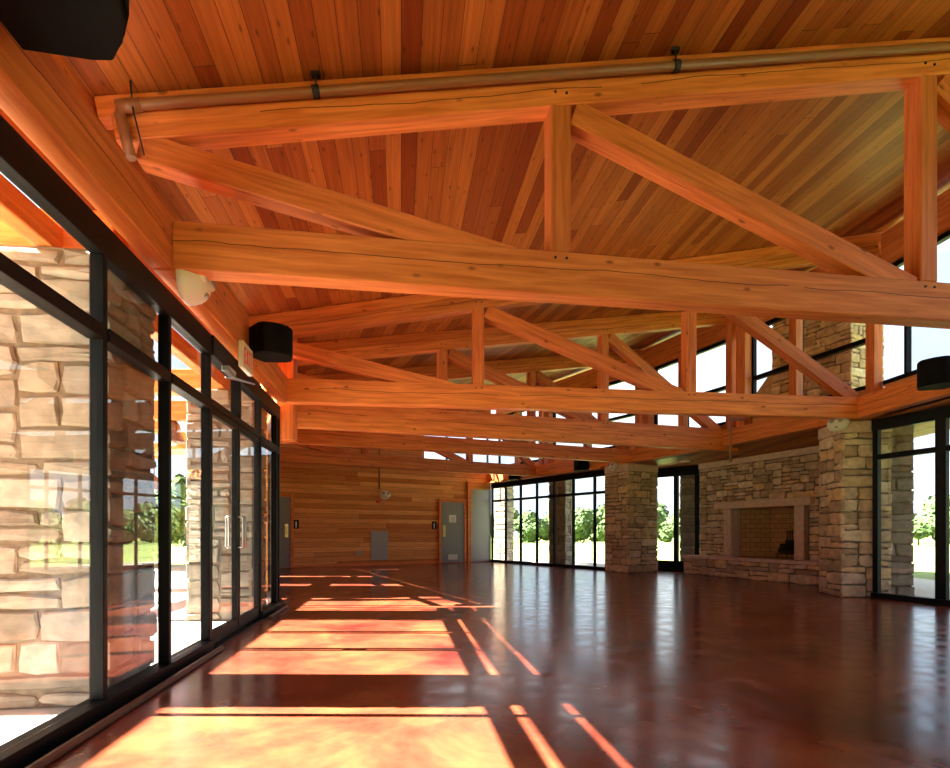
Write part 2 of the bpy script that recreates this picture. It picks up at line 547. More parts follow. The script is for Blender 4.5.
def stone_pillar(name, cx, cy, ang, wx, wy, z0, z1, seed, label=None, cap=None, faces=(0, 1, 2, 3), group=None, cat='pillar'):
    """stonework shaft (core + blocks) with optional cut cap"""
    rng = random.Random(seed)
    root = empty(name, (cx, cy, z0), label, cat, group, rz=ang)
    W = WM[root.name]
    bm = bmesh.new(); lay = bm.loops.layers.color.new('tone')
    addbox(bm, (-wx / 2, -wy / 2, 0), (wx / 2, wy / 2, z1 - z0), 1)
    H = z1 - z0
    X, Y = Vector((1, 0, 0)), Vector((0, 1, 0))
    defs = [(Vector((-wx / 2, -wy / 2, 0)), X, -Y, wx), (Vector((wx / 2, -wy / 2, 0)), Y, X, wy),
            (Vector((wx / 2, wy / 2, 0)), -X, Y, wx), (Vector((-wx / 2, wy / 2, 0)), -Y, -X, wy)]
    for i in faces:
        O, U, N, w = defs[i]
        stones(bm, lay, O, U, N, w, H, rng)
    link('shaft', bm, [STONE if cap else STONE_OUT, MORTAR], W, root)
    if cap:
        b2 = bmesh.new()
        addbox(b2, (-wx / 2 - cap, -wy / 2 - cap, H + .001), (wx / 2 + cap, wy / 2 + cap, H + .19))
        bevel(b2, .012)
        tag(link('cap', b2, CUTSTONE, W, root), 'smooth cut stone cap')
    return root

# ------------------------------------------------------------------ plan
def wallx(z): return -1.75 - 0.1276 * z            # glass plane of the left wall
LD = Vector((-0.1266, 0.9920, 0))                  # along left wall, away
LN = Vector((0.9920, 0.1266, 0))                   # into the room
def lw(z, u, Z): return Vector((wallx(z), z, Z)) + LN * u

TR = [  # left end, right end of every roof line, near to far
    (Vector((-0.98, -4.8, 0)), Vector((7.20, -3.45, 0))),
    (Vector((-1.54, -0.35, 0)), Vector((6.90, 0.95, 0))),
    (Vector((-2.117, 4.05, 0)), Vector((6.60, 5.46, 0))),
    (Vector((-2.740, 8.16, 0)), Vector((6.36, 9.36, 0))),
    (Vector((-3.250, 9.58, 0)), Vector((5.42, 12.42, 0))),
    (Vector((-4.250, 11.70, 0)), Vector((4.25, 15.28, 0))),
    (Vector((-5.480, 14.66, 0)), Vector((2.10, 18.92, 0))),
    (Vector((-6.400, 16.87, 0)), Vector((0.585, 21.20, 0))),
]
ZL, ZR = 4.17, 5.90
def rp(i, s):
    a, b = TR[i]
    L = (b - a).length
    p = a + (b - a).normalized() * s
    p.z = ZL + (ZR - ZL) * s / L
    return p
def tl(i): return (TR[i][1] - TR[i][0]).length

# ------------------------------------------------------------------ ground
bm = bmesh.new()
poly = [(-0.95, -5.0), (8.3, -5.0), (8.3, 4.6), (6.75, 9.6), (7.9, 10.9), (7.0, 16.2), (5.2, 17.2), (4.3, 16.3), (0.75, 21.6), (-6.6, 17.1), (-2.95, 8.35)]
prism(bm, poly, -0.25, 0.0)
tag(link('floor', bm, FLOOR), kind='structure')
bm = bmesh.new()
prism(bm, [(-11.5, -5.6), (-.9, -5.6), (-0.85, -5.0), (-2.9, 8.4), (-6.6, 17.2), (-4.0, 19.0), (-9, 21), (-11.5, 17)], -0.30, -0.03)
tag(link('terrace', bm, CONC), 'pale concrete terrace outside the left glass wall', 'terrace', kind='structure')
bm = bmesh.new()
prism(bm, [(9.9, -5.2), (9.9, 8.5), (10.6, 14), (8.4, 17.6), (5.6, 20.5), (2.4, 24.2), (.8, 24.5), (0.75, 21.6), (4.3, 16.35), (6.9, 16.4), (7.9, 10.9), (6.76, 9.6), (8.31, 4.6), (8.31, -5.2)], -0.30, -0.03)
tag(link('walkway', bm, CONC), 'grey concrete walk outside the right glass walls', 'walkway', kind='structure')
bm = bmesh.new()
g = 160
prism(bm, [(-g, -g), (g, -g), (g, g * 1.5), (-g, g * 1.5)], -0.6, -0.07)
tag(link('lawn', bm, GRASS), 'wide mown lawn around the building', 'lawn', kind='structure')

# ------------------------------------------------------------------ ceiling
bm = bmesh.new()
uvl = bm.loops.layers.uv.new('UVMap')
NS = 8
for i in range(len(TR) - 1):
    for k in range(NS):
        t0, t1 = k / NS, (k + 1) / NS
        def pt(j, t):
            L = tl(j)
            return rp(j, -0.55 + (L + 2.95) * t)  # right overhang lengthened out of view to shade the chimney
        q = [pt(i, t0), pt(i, t1), pt(i + 1, t1), pt(i + 1, t0)]
        # board direction: along the bay
        d = (q[3] - q[0]).normalized() if i >= 3 else LD
        c = Vector((d.y, -d.x, 0)).normalized()
        off = 13.7 * i if i >= 3 else 0
        if i >= 3:
            Lm = 9.0
            uv = [(0 + off, t0 * Lm), (0 + off, t1 * Lm), ((q[2] - q[1]).length + off, t1 * Lm), ((q[3] - q[0]).length + off, t0 * Lm)]
        else:
            uv = [(p.dot(d), p.dot(c)) for p in q]
        quad_uv(bm, q, uv)
        up = Vector((0, 0, .16))
        quad_uv(bm, [p + up for p in reversed(q)], list(reversed(uv)))
# edge closing faces
for i in range(len(TR) - 1):
    for t in (0, 1):
        L0, L1 = tl(i), tl(i + 1)
        a = rp(i, -0.55 + (L0 + 2.95) * t); b = rp(i + 1, -0.55 + (L1 + 2.95) * t); up = Vector((0, 0, .16))
        quad_uv(bm, [a, b, b + up, a + up], [(0, 0), (3, 0), (3, .1), (0, .1)])
bmesh.ops.remove_doubles(bm, verts=bm.verts, dist=1e-4)
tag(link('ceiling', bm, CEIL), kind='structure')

# ------------------------------------------------------------------ boarded walls
def board_wall(name, pts, thick, zbase=0.0, m=None, seams=False):
    """pts: list of (point on inner face, ztop); wall stands behind the face (to the left of travel)"""
    bm = bmesh.new()
    u = 0
    for (a, za0, za1), (b, zb0, zb1) in zip(pts, pts[1:]):
        L = (b - a).length; d = (b - a).normalized(); nrm = Vector((-d.y, d.x, 0)) * thick
        A0, A1 = a.copy(), a.copy(); B0, B1 = b.copy(), b.copy()
        A0.z, A1.z, B0.z, B1.z = za0, za1, zb0, zb1
        quad_uv(bm, [A0, B0, B1, A1], [(u, za0), (u + L, zb0), (u + L, zb1), (u, za1)])
        quad_uv(bm, [A1 + nrm, B1 + nrm, B0 + nrm, A0 + nrm], [(u, za1), (u + L, zb1), (u + L, zb0), (u, za0)])
        quad_uv(bm, [A1, B1, B1 + nrm, A1 + nrm], [(u, 0), (u + L, 0), (u + L, thick), (u, thick)])
        quad_uv(bm, [A0, A0 + nrm, B0 + nrm, B0], [(u, 0), (u, thick), (u + L, thick), (u + L, 0)])
        quad_uv(bm, [A0, A1, A1 + nrm, A0 + nrm], [(0, 0), (0, 1), (.1, 1), (.1, 0)])
        quad_uv(bm, [B1, B0, B0 + nrm, B1 + nrm], [(0, 0), (0, 1), (.1, 1), (.1, 0)])
        u += L
    return link(name, bm, m or WALLB)

CB = Vector((0.585, 21.2, 0)); BD = Vector((-1, -0.62, 0)).normalized(); BL = 8.22
def back(s, Z=0.0, out=0.0):   # s metres left of the far right corner, out = toward the room
    p = CB + BD * s + Vector((0.527, -0.850, 0)) * out
    p.z = Z
    return p
def bpx(px):
    r = (px - 475) / F
    t = (0.585 - 21.2 * r) / (1 - 0.62 * r)
    return t * 1.1766
def bz(px, py):
    s = bpx(px); z = back(s).y
    return CAMZ + (533 - py) * z / F
def rz_back(s): return ZR + (ZL - ZR) * s / BL
W0 = 2.75
o = board_wall('wall_back', [(back(BL + .1), 0, 3.52), (back(0), 0, 3.52)], 0.2)
o.data.transform(Matrix.Identity(4)); tag(o, kind='structure')
tag(board_wall('wall_back_upper', [(back(BL + .1), 3.52, rz_back(BL + .1)), (back(W0), 3.52, rz_back(W0))], 0.2), kind='structure')
tag(board_wall('trim_back', [(back(W0), 5.02, rz_back(W0)), (back(0), 5.02, rz_back(0))], 0.2), kind='structure')
tag(board_wall('wall_behind', [(TR[0][1].copy(), 4.15, ZR), (TR[0][0].copy(), 4.15, ZL + .02)], 0.2), kind='structure')

# ------------------------------------------------------------------ glazing
wcount = [0]
def mbox(name, p0, p1, w, h, m, parent, bev=0.004):
    return beam(name, p0, p1, w, h, m, parent, bev)

def glazing(P0, P1, ms, Zs, transom=2.205, top=2.66, head=2.84, depth=0.08, sill=0.09, wide=None, skip=(), name=None, mw=0.048):
    """one framed run: P0->P1, ms = distances of the mullions, children per member and per pane"""
    wcount[0] += 1
    d = (P1 - P0).normalized(); n = Vector((-d.y, d.x, 0)); L = (P1 - P0).length
    root = empty(name or 'window_%d' % wcount[0], (P0.x, P0.y, Zs), kind='structure')
    z0 = Zs
    def P(s, z, o=0): return P0 + d * s + n * o + Vector((0, 0, z))
    beam('sill', P(0, z0 + sill / 2), P(L, z0 + sill / 2), depth + .05, sill, BLACK, root, .004)
    beam('head', P(0, (top + head) / 2), P(L, (top + head) / 2), depth, head - top, BLACK, root, .004)
    for i, s in enumerate(ms):
        w = wide.get(i, mw) if wide else mw
        beam('mullion', P(s, z0 + sill), P(s, top), depth, w, BLACK, root, .004, up=d)
    for s0, s1 in zip(ms, ms[1:]):
        if transom:
            beam('transom', P(s0 + mw / 2, transom), P(s1 - mw / 2, transom), depth * 1.2, .08, BLACK, root, .003)
        spans = [(z0 + sill, transom - .035), (transom + .035, top)] if transom else [(z0 + sill, top)]
        for za, zb in spans:
            bm = bmesh.new()
            W = Matrix.Translation(P((s0 + s1) / 2, (za + zb) / 2)) @ frame_from(P0, P1)
            addbox(bm, (-(s1 - s0) / 2 + mw * .4, -.003, -(zb - za) / 2), ((s1 - s0) / 2 - mw * .4, .003, (zb - za) / 2))
            link('pane', bm, GLASS, W, root)
            # slim bright glazing bead round the pane, room side
    return root

# left wall: mullion depth coordinates
mz = [3.355 + .94 * k for k in range(-1, 6)]
zstart, zend = mz[0], 8.17
P0 = Vector((wallx(zstart), zstart, 0)); 
def ls(z): return (z - zstart) / LD.y
LW_END = Vector((wallx(8.20), 8.20, 0))
# near run up to the doors, doors, far run
def run(za, zb, zs, **k):
    A = Vector((wallx(za), za, 0)); B = Vector((wallx(zb), zb, 0))
    return glazing(A, B, [(z - za) / LD.y for z in zs], 0.0, **k)
run(mz[0], 5.235, [z for z in mz if z < 5.1] + [5.205])
run(7.06, 8.20, [7.09, 8.0, 8.17])
# unseen end wall behind the viewer, glazing added to light the truss faces
EA, EB = TR[0][0].copy(), TR[0][1].copy(); EA.z = EB.z = 0
EL = (EB - EA).length
ems = [.04 + k * (EL - .08) / 8 for k in range(9)]
glazing(EA, EB, ems, 0.0, transom=2.235, top=2.72, head=2.95)
glazing(EA, EB, ems, 2.95, transom=None, top=4.08, head=4.15, sill=.06)
# transom lights above the double door
A = Vector((wallx(5.235), 5.235, 0)); B = Vector((wallx(7.06), 7.06, 0))
Ld = (B - A).length
wcount[0] += 1
dw = empty('window_%d' % wcount[0], (A.x, A.y, 2.2), kind='structure')
beam('head', A + Vector((0, 0, 2.75)), B + Vector((0, 0, 2.75)), .11, .18, BLACK, dw, .004)
beam('transom', A + Vector((0, 0, 2.24)), B + Vector((0, 0, 2.24)), .08, .06, BLACK, dw, .003)
beam('threshold', A + Vector((0, 0, .01)), B + Vector((0, 0, .01)), .16, .02, BLACK, dw, .003)
mid = (A + B) / 2
beam('mullion', mid + Vector((0, 0, 2.26)), mid + Vector((0, 0, 2.66)), .10, .05, BLACK, dw, .003, up=LD)
for a, b in ((A, mid), (mid, B)):
    bm = bmesh.new()
    Lq = (b - a).length
    addbox(bm, (-Lq / 2 + .02, -.003, -.2), (Lq / 2 - .02, .003, .2))
    link('pane', bm, GLASS, Matrix.Translation((a + b) / 2 + Vector((0, 0, 2.46))) @ frame_from(a, b), dw)
def glass_door(num, a, b, hinge_first):
    d = (b - a).normalized(); a = a + d * .012; b = b - d * .012
    root = empty('door_%d' % num, (a.x, a.y, 0), kind='structure')
    up = Vector((0, 0, 1))
    st = .065
    beam('stile', a + d * st / 2 + up * .03, a + d * st / 2 + up * 2.2, .05, st, BLACK, root, .004, up=d)
    beam('stile', b - d * st / 2 + up * .03, b - d * st / 2 + up * 2.2, .05, st, BLACK, root, .004, up=d)
    beam('rail', a + d * st + up * .09, b - d * st + up * .09, .05, .12, BLACK, root, .004)
    beam('rail', a + d * st + up * 2.17, b - d * st + up * 2.17, .05, .065, BLACK, root, .004)
    bm = bmesh.new(); Lq = (b - a).length - 2 * st
    addbox(bm, (-Lq / 2 - .01, -.003, -1.0), (Lq / 2 + .01, .003, 1.0))
    link('pane', bm, GLASS, Matrix.Translation((a + b) / 2 + up * 1.14) @ frame_from(a, b), root)
    hp = (b - d * st / 2) if hinge_first else (a + d * st / 2)
    for side in (1, -1):
        bm = bmesh.new()
        q = LN * side
        pts = [hp + q * .026 + up * .90, hp + q * .075 + up * .90, hp + q * .085 + up * .91, hp + q * .085 + up * 1.21, hp + q * .075 + up * 1.22, hp + q * .026 + up * 1.22]
        tube_pts(bm, pts, .011, 10)
        tag(link('handle', bm, SILVER, None, root), 'steel C shaped pull handle')
    return root
glass_door(1, A, mid, True)
glass_door(2, mid, B, False)
# door lock plate and closer, read as their own fittings
p = lw(5.22, .06, 1.2)
o = beam('lock_plate', p - Vector((0, 0, .10)), p + Vector((0, 0, .10)), .012, .035, SILVER, None, .003, up=LD)
tag(o, 'slim steel lock plate on the black frame left of the double glass doors', 'lock plate')
cl = empty('door_closer', lw(5.55, .10, 2.50), 'steel overhead closer with folded arm at the top of the double glass doors', 'door closer')
p = lw(5.55, .10, 2.60)
beam('body', p - LD * .12, p + LD * .12, .07, .06, SILVER, cl, .008)
beam('arm', p + LD * .10 - Vector((0, 0, .03)), lw(5.82, .27, 2.55), .02, .012, SILVER, cl, .002)
beam('arm', lw(5.82, .27, 2.55), lw(5.50, .08, 2.53), .02, .012, SILVER, cl, .002)

# threshold rail along the glass foot, room side
o = beam('trim_1', lw(zstart, .14, .02), lw(5.2, .14, .02), .04, .04, BRONZE, None, .01)
tag(o, kind='structure')
tag(beam('trim_2', lw(7.1, .14, .02), lw(8.15, .14, .02), .04, .04, BRONZE, None, .01), kind='structure')

tag(board_wall('wall_left_added', [(lw(-4.9, 0, 0), 0, 2.84), (lw(zstart - .03, 0, 0), 0, 2.84)], .12), kind='structure')  # added solid wall out of view, keeps the near ceiling dark
# left wall, second (hidden) leg turning away
A2 = Vector((-2.86, 8.35, 0)); B2 = Vector((-6.42, 16.8, 0)); D2 = (B2 - A2).normalized(); N2 = Vector((D2.y, -D2.x, 0))
L2 = (B2 - A2).length
glazing(A2, A2 + D2 * 1.4, [.04, .70, 1.36], 0.0)
def leg(n_, t0, t1):
    tag(board_wall(n_, [(A2 + D2 * t0, 0, 2.88), (A2 + D2 * t1, 0, 2.88)], .1), kind='structure')
leg('wall_left_far', 1.42, 3.4)
glazing(A2 + D2 * 3.42, A2 + D2 * 3.98, [.03, .53], 0.0)
leg('wall_left_middle', 4.0, 5.9)
glazing(A2 + D2 * 5.92, A2 + D2 * 6.38, [.03, .43], 0.0)
leg('wall_left_end', 6.4, L2)
# far right wall
RWA = Vector((3.95, 15.90, 0)); 
rdir = Vector((-0.635, 1, 0)).normalized()
rw = lambda z: Vector((0.585 + .635 * (21.2 - z), z, 0))
zs = [21.12, 20.41, 19.67, 18.93, 18.19, 17.45, 16.69, 16.3]
E = rw(21.15); Q = rw(16.25)
glazing(E, Q, [(rw(z) - E).length for z in zs], 0.0, mw=.06)
tag(beam('trim_3', E + Vector((.02, .05, 2.87)), Q + Vector((.02, .05, 2.87)), .62, .05, TIMBER_PLAIN, None, .004), kind='structure')
# slot of glass between pillar and fireplace wall
SA = Vector((4.78, 16.95, 0)); SB = Vector((6.02, 15.55, 0))
glazing(SA, SB, [.04, (SB - SA).length * .64, (SB - SA).length - .05], 0.0, transom=None, top=2.62, head=2.90, wide={1: .13, 2: .14}, sill=.28)
# near right wall
NR = Vector((6.46, 9.41, 0)); nd = Vector((.31, -.95, 0)).normalized()
NE = NR + nd * 5.2
ms = [.06, 1.04, 2.0, 2.95, 3.9, 5.14]
glazing(NR, NE, ms, 0.0, transom=2.27, top=2.70, head=2.88, wide={0: .09, 1: .15})
NF = Vector((8.12, -4.9, 0))
tag(board_wall('wall_right_added', [(NE, 0, 2.88), (NF, 0, 2.88)][::-1], .12), kind='structure')  # added boarding out of view, darkens the foreground and its floor reflections
# corner post between far runs, grey panel
# clerestory
CR = [TR[i][1].copy() for i in range(len(TR))]
ring_names = ['near', 'near', 'near', 'x']
for i in range(len(CR) - 1):
    a, b = CR[i], CR[i + 1]
    L = (b - a).length
    if i <= 5:
        half = L / 2
        ms = [.16, half, L - .42]
        if L > 4.2 and i < 3: ms = [.16, half, L - .16]
    else:
        ms = [.16, L / 2, L - .12]
    n = Vector((b.y - a.y, -(b.x - a.x), 0)).normalized()
    glazing(a + n * .30, b + n * .30, ms, 3.45, transom=4.27, top=5.25, head=5.33, sill=.06, mw=.05, depth=.09)
# clerestory lights in the back wall
a = back(W0, 0, -.1); b = back(0.05, 0, -.1)
glazing(a, b, [.03, .95, 1.85, 2.66], 3.52, transom=4.27, top=4.95, head=5.02, sill=.05, mw=.05, depth=.09)

# fascia above clerestory glass (boarding up to the roof)
for i in range(len(CR) - 1):
    a, b = CR[i], CR[i + 1]
    n = Vector((b.y - a.y, -(b.x - a.x), 0)).normalized()
    p0 = a + n * .27; p1 = b + n * .27
    o = beam('clerestory_beam', p0 + Vector((0, 0, 5.605)), p1 + Vector((0, 0, 5.605)), .16, .54, TIMBER, None)
    where = ['behind the camera side', 'in the bay nearest the viewer', 'over the windows at the right edge, above the stone pillar', 'over the chimney view windows', 'between the third and fourth trusses', 'beyond the far stone pillar', 'at the far right corner'][i]
    tag(o, 'fir beam on top of the clerestory windows ' + where, 'beam', 'beams on top of the clerestory')
    o = board_wall('trim_%d' % (10 + i), [(p0, 5.6, 6.02), (p1, 5.6, 6.02)][::-1] if False else [(p1 + n * .02, 5.6, 5.90), (p0 + n * .02, 5.6, 5.90)], 0.06)
    tag(o, kind='structure')
    # knee below the clerestory: beam top to sill
    o = board_wall('trim_%d' % (20 + i), [(p1 + n * .0, 3.20, 3.45), (p0 + n * .0, 3.20, 3.45)], 0.08, m=WALLB)
    tag(o, kind='structure')

# ------------------------------------------------------------------ eave beams
def eave(name, a, b, w, z0, z1, label, ext=0.0):
    d = (b - a).normalized()
    o = beam(name, a - d * ext + Vector((0, 0, (z0 + z1) / 2)), b + d * ext + Vector((0, 0, (z0 + z1) / 2)), w, z1 - z0, TIMBER)
    return tag(o, label, 'beam', 'eave beams')
eave('eave_beam', lw(-4.8, .075, 0), lw(4.05, .075, 0), .15, 2.90, 3.24, 'thick fir beam over the left glass wall, from the near speaker to the nearest truss')
eave('eave_beam', lw(4.07, .075, 0), lw(8.26, .075, 0), .15, 2.90, 3.24, 'fir beam over the glass doors on the left, carrying the exit sign')
eave('eave_beam', A2 + N2 * .075, B2 + N2 * .075, .15, 2.88, 3.24, 'fir beam over the hidden far left windows, behind the glass door wall')
# ring on the right, offset into the room
def ring_beam(i, j, ins, label):
    a, b = CR[i], CR[j]
    n = Vector((b.y - a.y, -(b.x - a.x), 0)).normalized()
    return eave('eave_beam', a - n * ins, b - n * ins, .18, 2.90, 3.24, label)
ring_beam(0, 1, .12, 'fir eave beam on the right, behind the viewer')
ring_beam(1, 2, .12, 'fir eave beam on the right, nearest the viewer')
ring_beam(2, 3, .12, 'fir eave beam at the right edge over the glass doors, holding a speaker')
ring_beam(3, 4, .05, 'fir eave beam from the near stone pillar toward the fireplace, its nearer half')
ring_beam(4, 5, .05, 'fir eave beam from the middle of the fireplace opening to the far stone pillar')
ring_beam(5, 6, .05, 'fir eave beam over the far window wall, starting at the far stone pillar')
ring_beam(6, 7, .05, 'fir eave beam over the far window wall, ending at the grey panel')

# soffit slab of the low roof outside the ring
bm = bmesh.new()
uvl = bm.loops.layers.uv.new('UVMap')
inner = [CR[k] for k in (0, 1, 2, 3, 4, 5)] + [Vector((3.55, 16.5, 0))]
inner = [Vector((p.x, p.y, 0)) for p in inner]
outer = [Vector((9.3, -4.9, 0)), Vector((9.3, 0.9, 0)), Vector((9.0, 4.9, 0)), Vector((8.3, 9.0, 0)), Vector((8.6, 13.2, 0)), Vector((6.6, 17.0, 0)), Vector((4.9, 17.7, 0))]
for k in range(6):
    q = [inner[k], outer[k], outer[k + 1], inner[k + 1]]
    for z, rev in ((2.88, 1), (3.20, 0)):
        pp = [Vector((p.x, p.y, z)) for p in q]
        if rev: pp = pp[::-1]
        quad_uv(bm, pp, [(p.y, p.x) for p in pp])
    pp = [Vector((outer[k].x, outer[k].y, 2.88)), Vector((outer[k + 1].x, outer[k + 1].y, 2.88)), Vector((outer[k + 1].x, outer[k + 1].y, 3.2)), Vector((outer[k].x, outer[k].y, 3.2))]
    quad_uv(bm, pp, [(p.y, p.z) for p in pp])
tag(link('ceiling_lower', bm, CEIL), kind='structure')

# upper infill behind the left eave beam (outer boards, daylight slot between)
def infill(name, z0, za, zb, ztop=None):
    bm = bmesh.new()
    a = lw(za, -.40, 0); b = lw(zb, -.40, 0)
    for (p, q) in ((a, b),):
        W = Matrix.Translation((p + q) / 2) @ frame_from(p, q)
    L = (b - a).length
    addbox(bm, (-L / 2, -.02, z0), (L / 2, .02, ztop))
    return tag(link(name, bm, TIMBER_PLAIN, W), kind='structure')
infill('trim_30', 3.06, -4.8, 8.3, 4.10)
tag(board_wall('wall_left_upper', [(A2 - N2 * .1, 3.24, 4.16), (B2 - N2 * .1, 3.24, 4.16)], .06), kind='structure')

# ------------------------------------------------------------------ trusses
def truss(i, label, verts, diags, cz=(2.90, 3.235), heel=True, s1=None, bw=.18, s0=0.0):
    a, b = TR[i]
    d = (b - a).normalized(); n = Vector((-d.y, d.x, 0)); L = (b - a).length
    s1 = s1 or L
    root = empty('timber_truss', (a.x, a.y, cz[0]), label, 'roof truss', 'timber roof trusses')
    def P(s, z, o=0): return a + d * s + n * (bw / 2 + o) + Vector((0, 0, z))
    beam('bottom_chord', P(s0, (cz[0] + cz[1]) / 2), P(s1, (cz[0] + cz[1]) / 2), bw, cz[1] - cz[0], TIMBER, root)
    k = (ZR - ZL) / L
    z = lambda s: ZL + k * s
    beam('rafter', P(-.5, z(-.5) - .085), P(L + 2.2, z(L + 2.2) - .085), bw * .7, .16, TIMBER_PLAIN, root)  # tail follows the overhang lengthened for shade on the chimney
    beam('top_chord', P(-.38, z(-.38) - .255), P(L + .18, z(L + .18) - .255), bw, .185, TIMBER, root)
    zc = lambda s: z(s) - .345
    for s in verts:
        beam('post', P(s, cz[1]), P(s, zc(s)), bw, .165, TIMBER_PLAIN, root, up=d)
    for (sa, za, sb, zb) in diags:
        beam('diagonal_strut', P(sa, za), P(sb, zb), bw * .92, .20, TIMBER_PLAIN, root)
    # bolt heads on the near face of the joints
    for s, zz in [(q, cz[1] - .05) for q in verts] + [(q, zc(q) + .09) for q in verts]:
        for ds in (-.045, .045):
            bm = bmesh.new()
            lathe(bm, [(.011, 0), (.011, .008), (.006, .012)], 8)
            W = Matrix.Translation(P(s + ds, zz, -bw / 2)) @ (-n).to_track_quat('Z', 'Y').to_matrix().to_4x4()
            link('bolt', bm, IRON, W, root)
    return root

def std(L, k):
    z = lambda s: ZL + k * s
    return [2.82, 6.14, L + .17], [(-.22, 3.745, 2.45, 3.15), (2.93, z(2.93) - .40, 6.0, 3.17), (6.26, z(6.26) - .40, L - .22, 3.22)]
labels = {
    1: 'fir truss just behind the viewer, out of the top of the picture',
    2: 'nearest and largest fir roof truss, carrying the long brown pipe',
    3: 'second fir roof truss from the front, its right end on the near stone pillar',
    4: 'third fir roof truss from the front, with a deep cracked bottom chord',
    5: 'fourth fir roof truss, ending on the far stone pillar',
    6: 'farthest fir roof truss, just in front of the boarded back wall',
}
for i in (1, 2, 3, 4, 5, 6):
    L = tl(i); k = (ZR - ZL) / L
    v, dg = std(L, k)
    if i == 1: v[2] = L
    cz = (2.90, 3.235)
    if i == 4: cz = (2.82, 3.27)
    truss(i, labels[i], v, dg, cz, s1=L + (.27 if i > 1 else .1))

# clerestory posts between trusses
for i in range(1, 7):
    a, b = CR[i], CR[i + 1]
    m_ = (a + b) / 2
    d = (b - a).normalized()
    n = Vector((d.y, -d.x, 0))
    p = m_ + Vector((d.y, -d.x, 0)) * .17
    o = beam('clerestory_post', p + Vector((0, 0, 3.25)), p + Vector((0, 0, 5.33)), .17, .17, TIMBER_PLAIN, None, up=d)
    where = {1: 'beside the viewer', 2: 'right of the nearest truss end', 3: 'in front of the outside chimney', 4: 'between third and fourth trusses', 5: 'between the fourth and farthest trusses', 6: 'beyond the farthest truss'}[i]
    tag(o, 'square fir post dividing the clerestory windows ' + where, 'post', 'clerestory posts')

# wide posts beside the truss ends
for i, where in ((2, 'at the right end of the nearest truss'), (4, 'at the right end of the third truss'), (5, 'at the right end of the fourth truss'), (6, 'at the right end of the farthest truss')):
    a, b = CR[i - 1], CR[i]
    d = (b - a).normalized(); nn = Vector((d.y, -d.x, 0))
    p = b - d * .27 + nn * .17
    o = beam('clerestory_post', p + Vector((0, 0, 3.25)), p + Vector((0, 0, 5.33)), .20, .26, TIMBER_PLAIN, None, up=d)
    tag(o, 'wide fir post of the clerestory ' + where, 'post', 'clerestory posts')

# short hanging post at the end of the glass wall
o = beam('corner_post', (-2.74, 8.50, 2.40), (-2.74, 8.50, 4.05), .20, .22, TIMBER_PLAIN, None, up=Vector((1, 0, 0)))
tag(o, 'short fir post behind the second truss at the end of the left glass wall', 'post')

# ------------------------------------------------------------------ stone pillars
p1 = stone_pillar('stone_pillar', 4.27, 15.86, math.radians(28), 1.02, .86, 0, 2.69, 11,
    'far square stone pillar with cut stone cap, standing at the end of the far window wall', cap=.035)
p2 = stone_pillar('stone_pillar', 6.41, 9.82, math.radians(-6), .72, .72, 0, 2.69, 12,
    'near square stone pillar with cut stone cap, between fireplace and right glass doors', cap=.035)
# outside pillars along the left terrace
for zc_, lab, sd_ in ((3.97, 'rough stone pillar outside, filling the nearest left window panes', 21), (7.53, 'rough stone pillar outside, behind the double glass doors', 22)):
    c = lw(zc_, -.47, 0)
    stone_pillar('stone_pillar', c.x, c.y, math.atan2(LD.y, LD.x) - math.pi / 2, .74, .66, -.03, 2.82, sd_, lab, cap=None, group='stone pillars outside the left wall')
for t_, lab, sd_ in ((2.0, 'rough stone pillar outside the far left windows, beyond the double doors', 24), (5.6, 'rough stone pillar outside the far left windows, nearest the back wall', 25)):
    c = A2 + D2 * t_ - N2 * .55
    stone_pillar('stone_pillar', c.x, c.y, math.atan2(D2.y, D2.x) - math.pi / 2, .9, .9, -.03, 2.82, sd_, lab, group='stone pillars outside the left wall')
# outside pillars at right
stone_pillar('stone_pillar', 2.86, 19.30, math.radians(-32), .55, .6, -.03, 2.85, 31, 'pale stone pillar outside, seen in the middle of the far window wall')
stone_pillar('stone_pillar', 1.12, 22.30, math.radians(-32), .5, .5, -.03, 2.85, 32, 'pale stone pillar outside, at the left end of the far window wall')
stone_pillar('stone_pillar', 7.05, 9.90, math.radians(-17), .46, .62, -.03, 2.85, 33, 'pale stone pillar outside the right glass doors, beside the near pillar')
stone_pillar('stone_pillar', 6.45, 17.2, math.radians(-25), .6, .6, -.03, 2.86, 34, 'dark stone pillar outside, seen in the narrow window left of the fireplace')

# ------------------------------------------------------------------ fireplace wall
FU = Vector((.359, -.933, 0)).normalized(); FN = Vector((-.933, -.359, 0)).normalized()
FO = Vector((5.93, 15.23, 0)); FL = 4.55
FW = Matrix.Translation(FO) @ Matrix((FU, -FN, Vector((0, 0, 1)))).transposed().to_4x4()   # local x along, y into the wall, z up
rng = random.Random(5)
bm = bmesh.new(); lay = bm.loops.layers.color.new('tone')
O0, O1, H0, H1 = 0.98, 3.08, .47, 1.66
TH = .95
addbox(bm, (0, 0.0, 0), (O0, TH, 2.86), 1)
addbox(bm, (O1, 0.0, 0), (FL, TH, 2.86), 1)
addbox(bm, (O0, 0.0, H1), (O1, TH, 2.86), 1)
addbox(bm, (O0, 0.0, 0), (O1, TH, H0 - .02), 1)
addbox(bm, (O0, TH - .08, H0 - .02), (O1, TH, H1), 1)
stones(bm, lay, Vector((0, 0, 0)), Vector((1, 0, 0)), Vector((0, -1, 0)), FL, 2.72, rng, uw=.115, uh=.085, skip=(O0 - .08, O1 + .08, H0 - .1, H1 + .12))
stones(bm, lay, Vector((0, TH, 0)), Vector((0, -1, 0)), Vector((-1, 0, 0)), TH, 2.72, rng, uw=.115, uh=.085)
o = link('wall_fireplace', bm, [STONE, MORTAR], FW); tag(o, kind='structure')
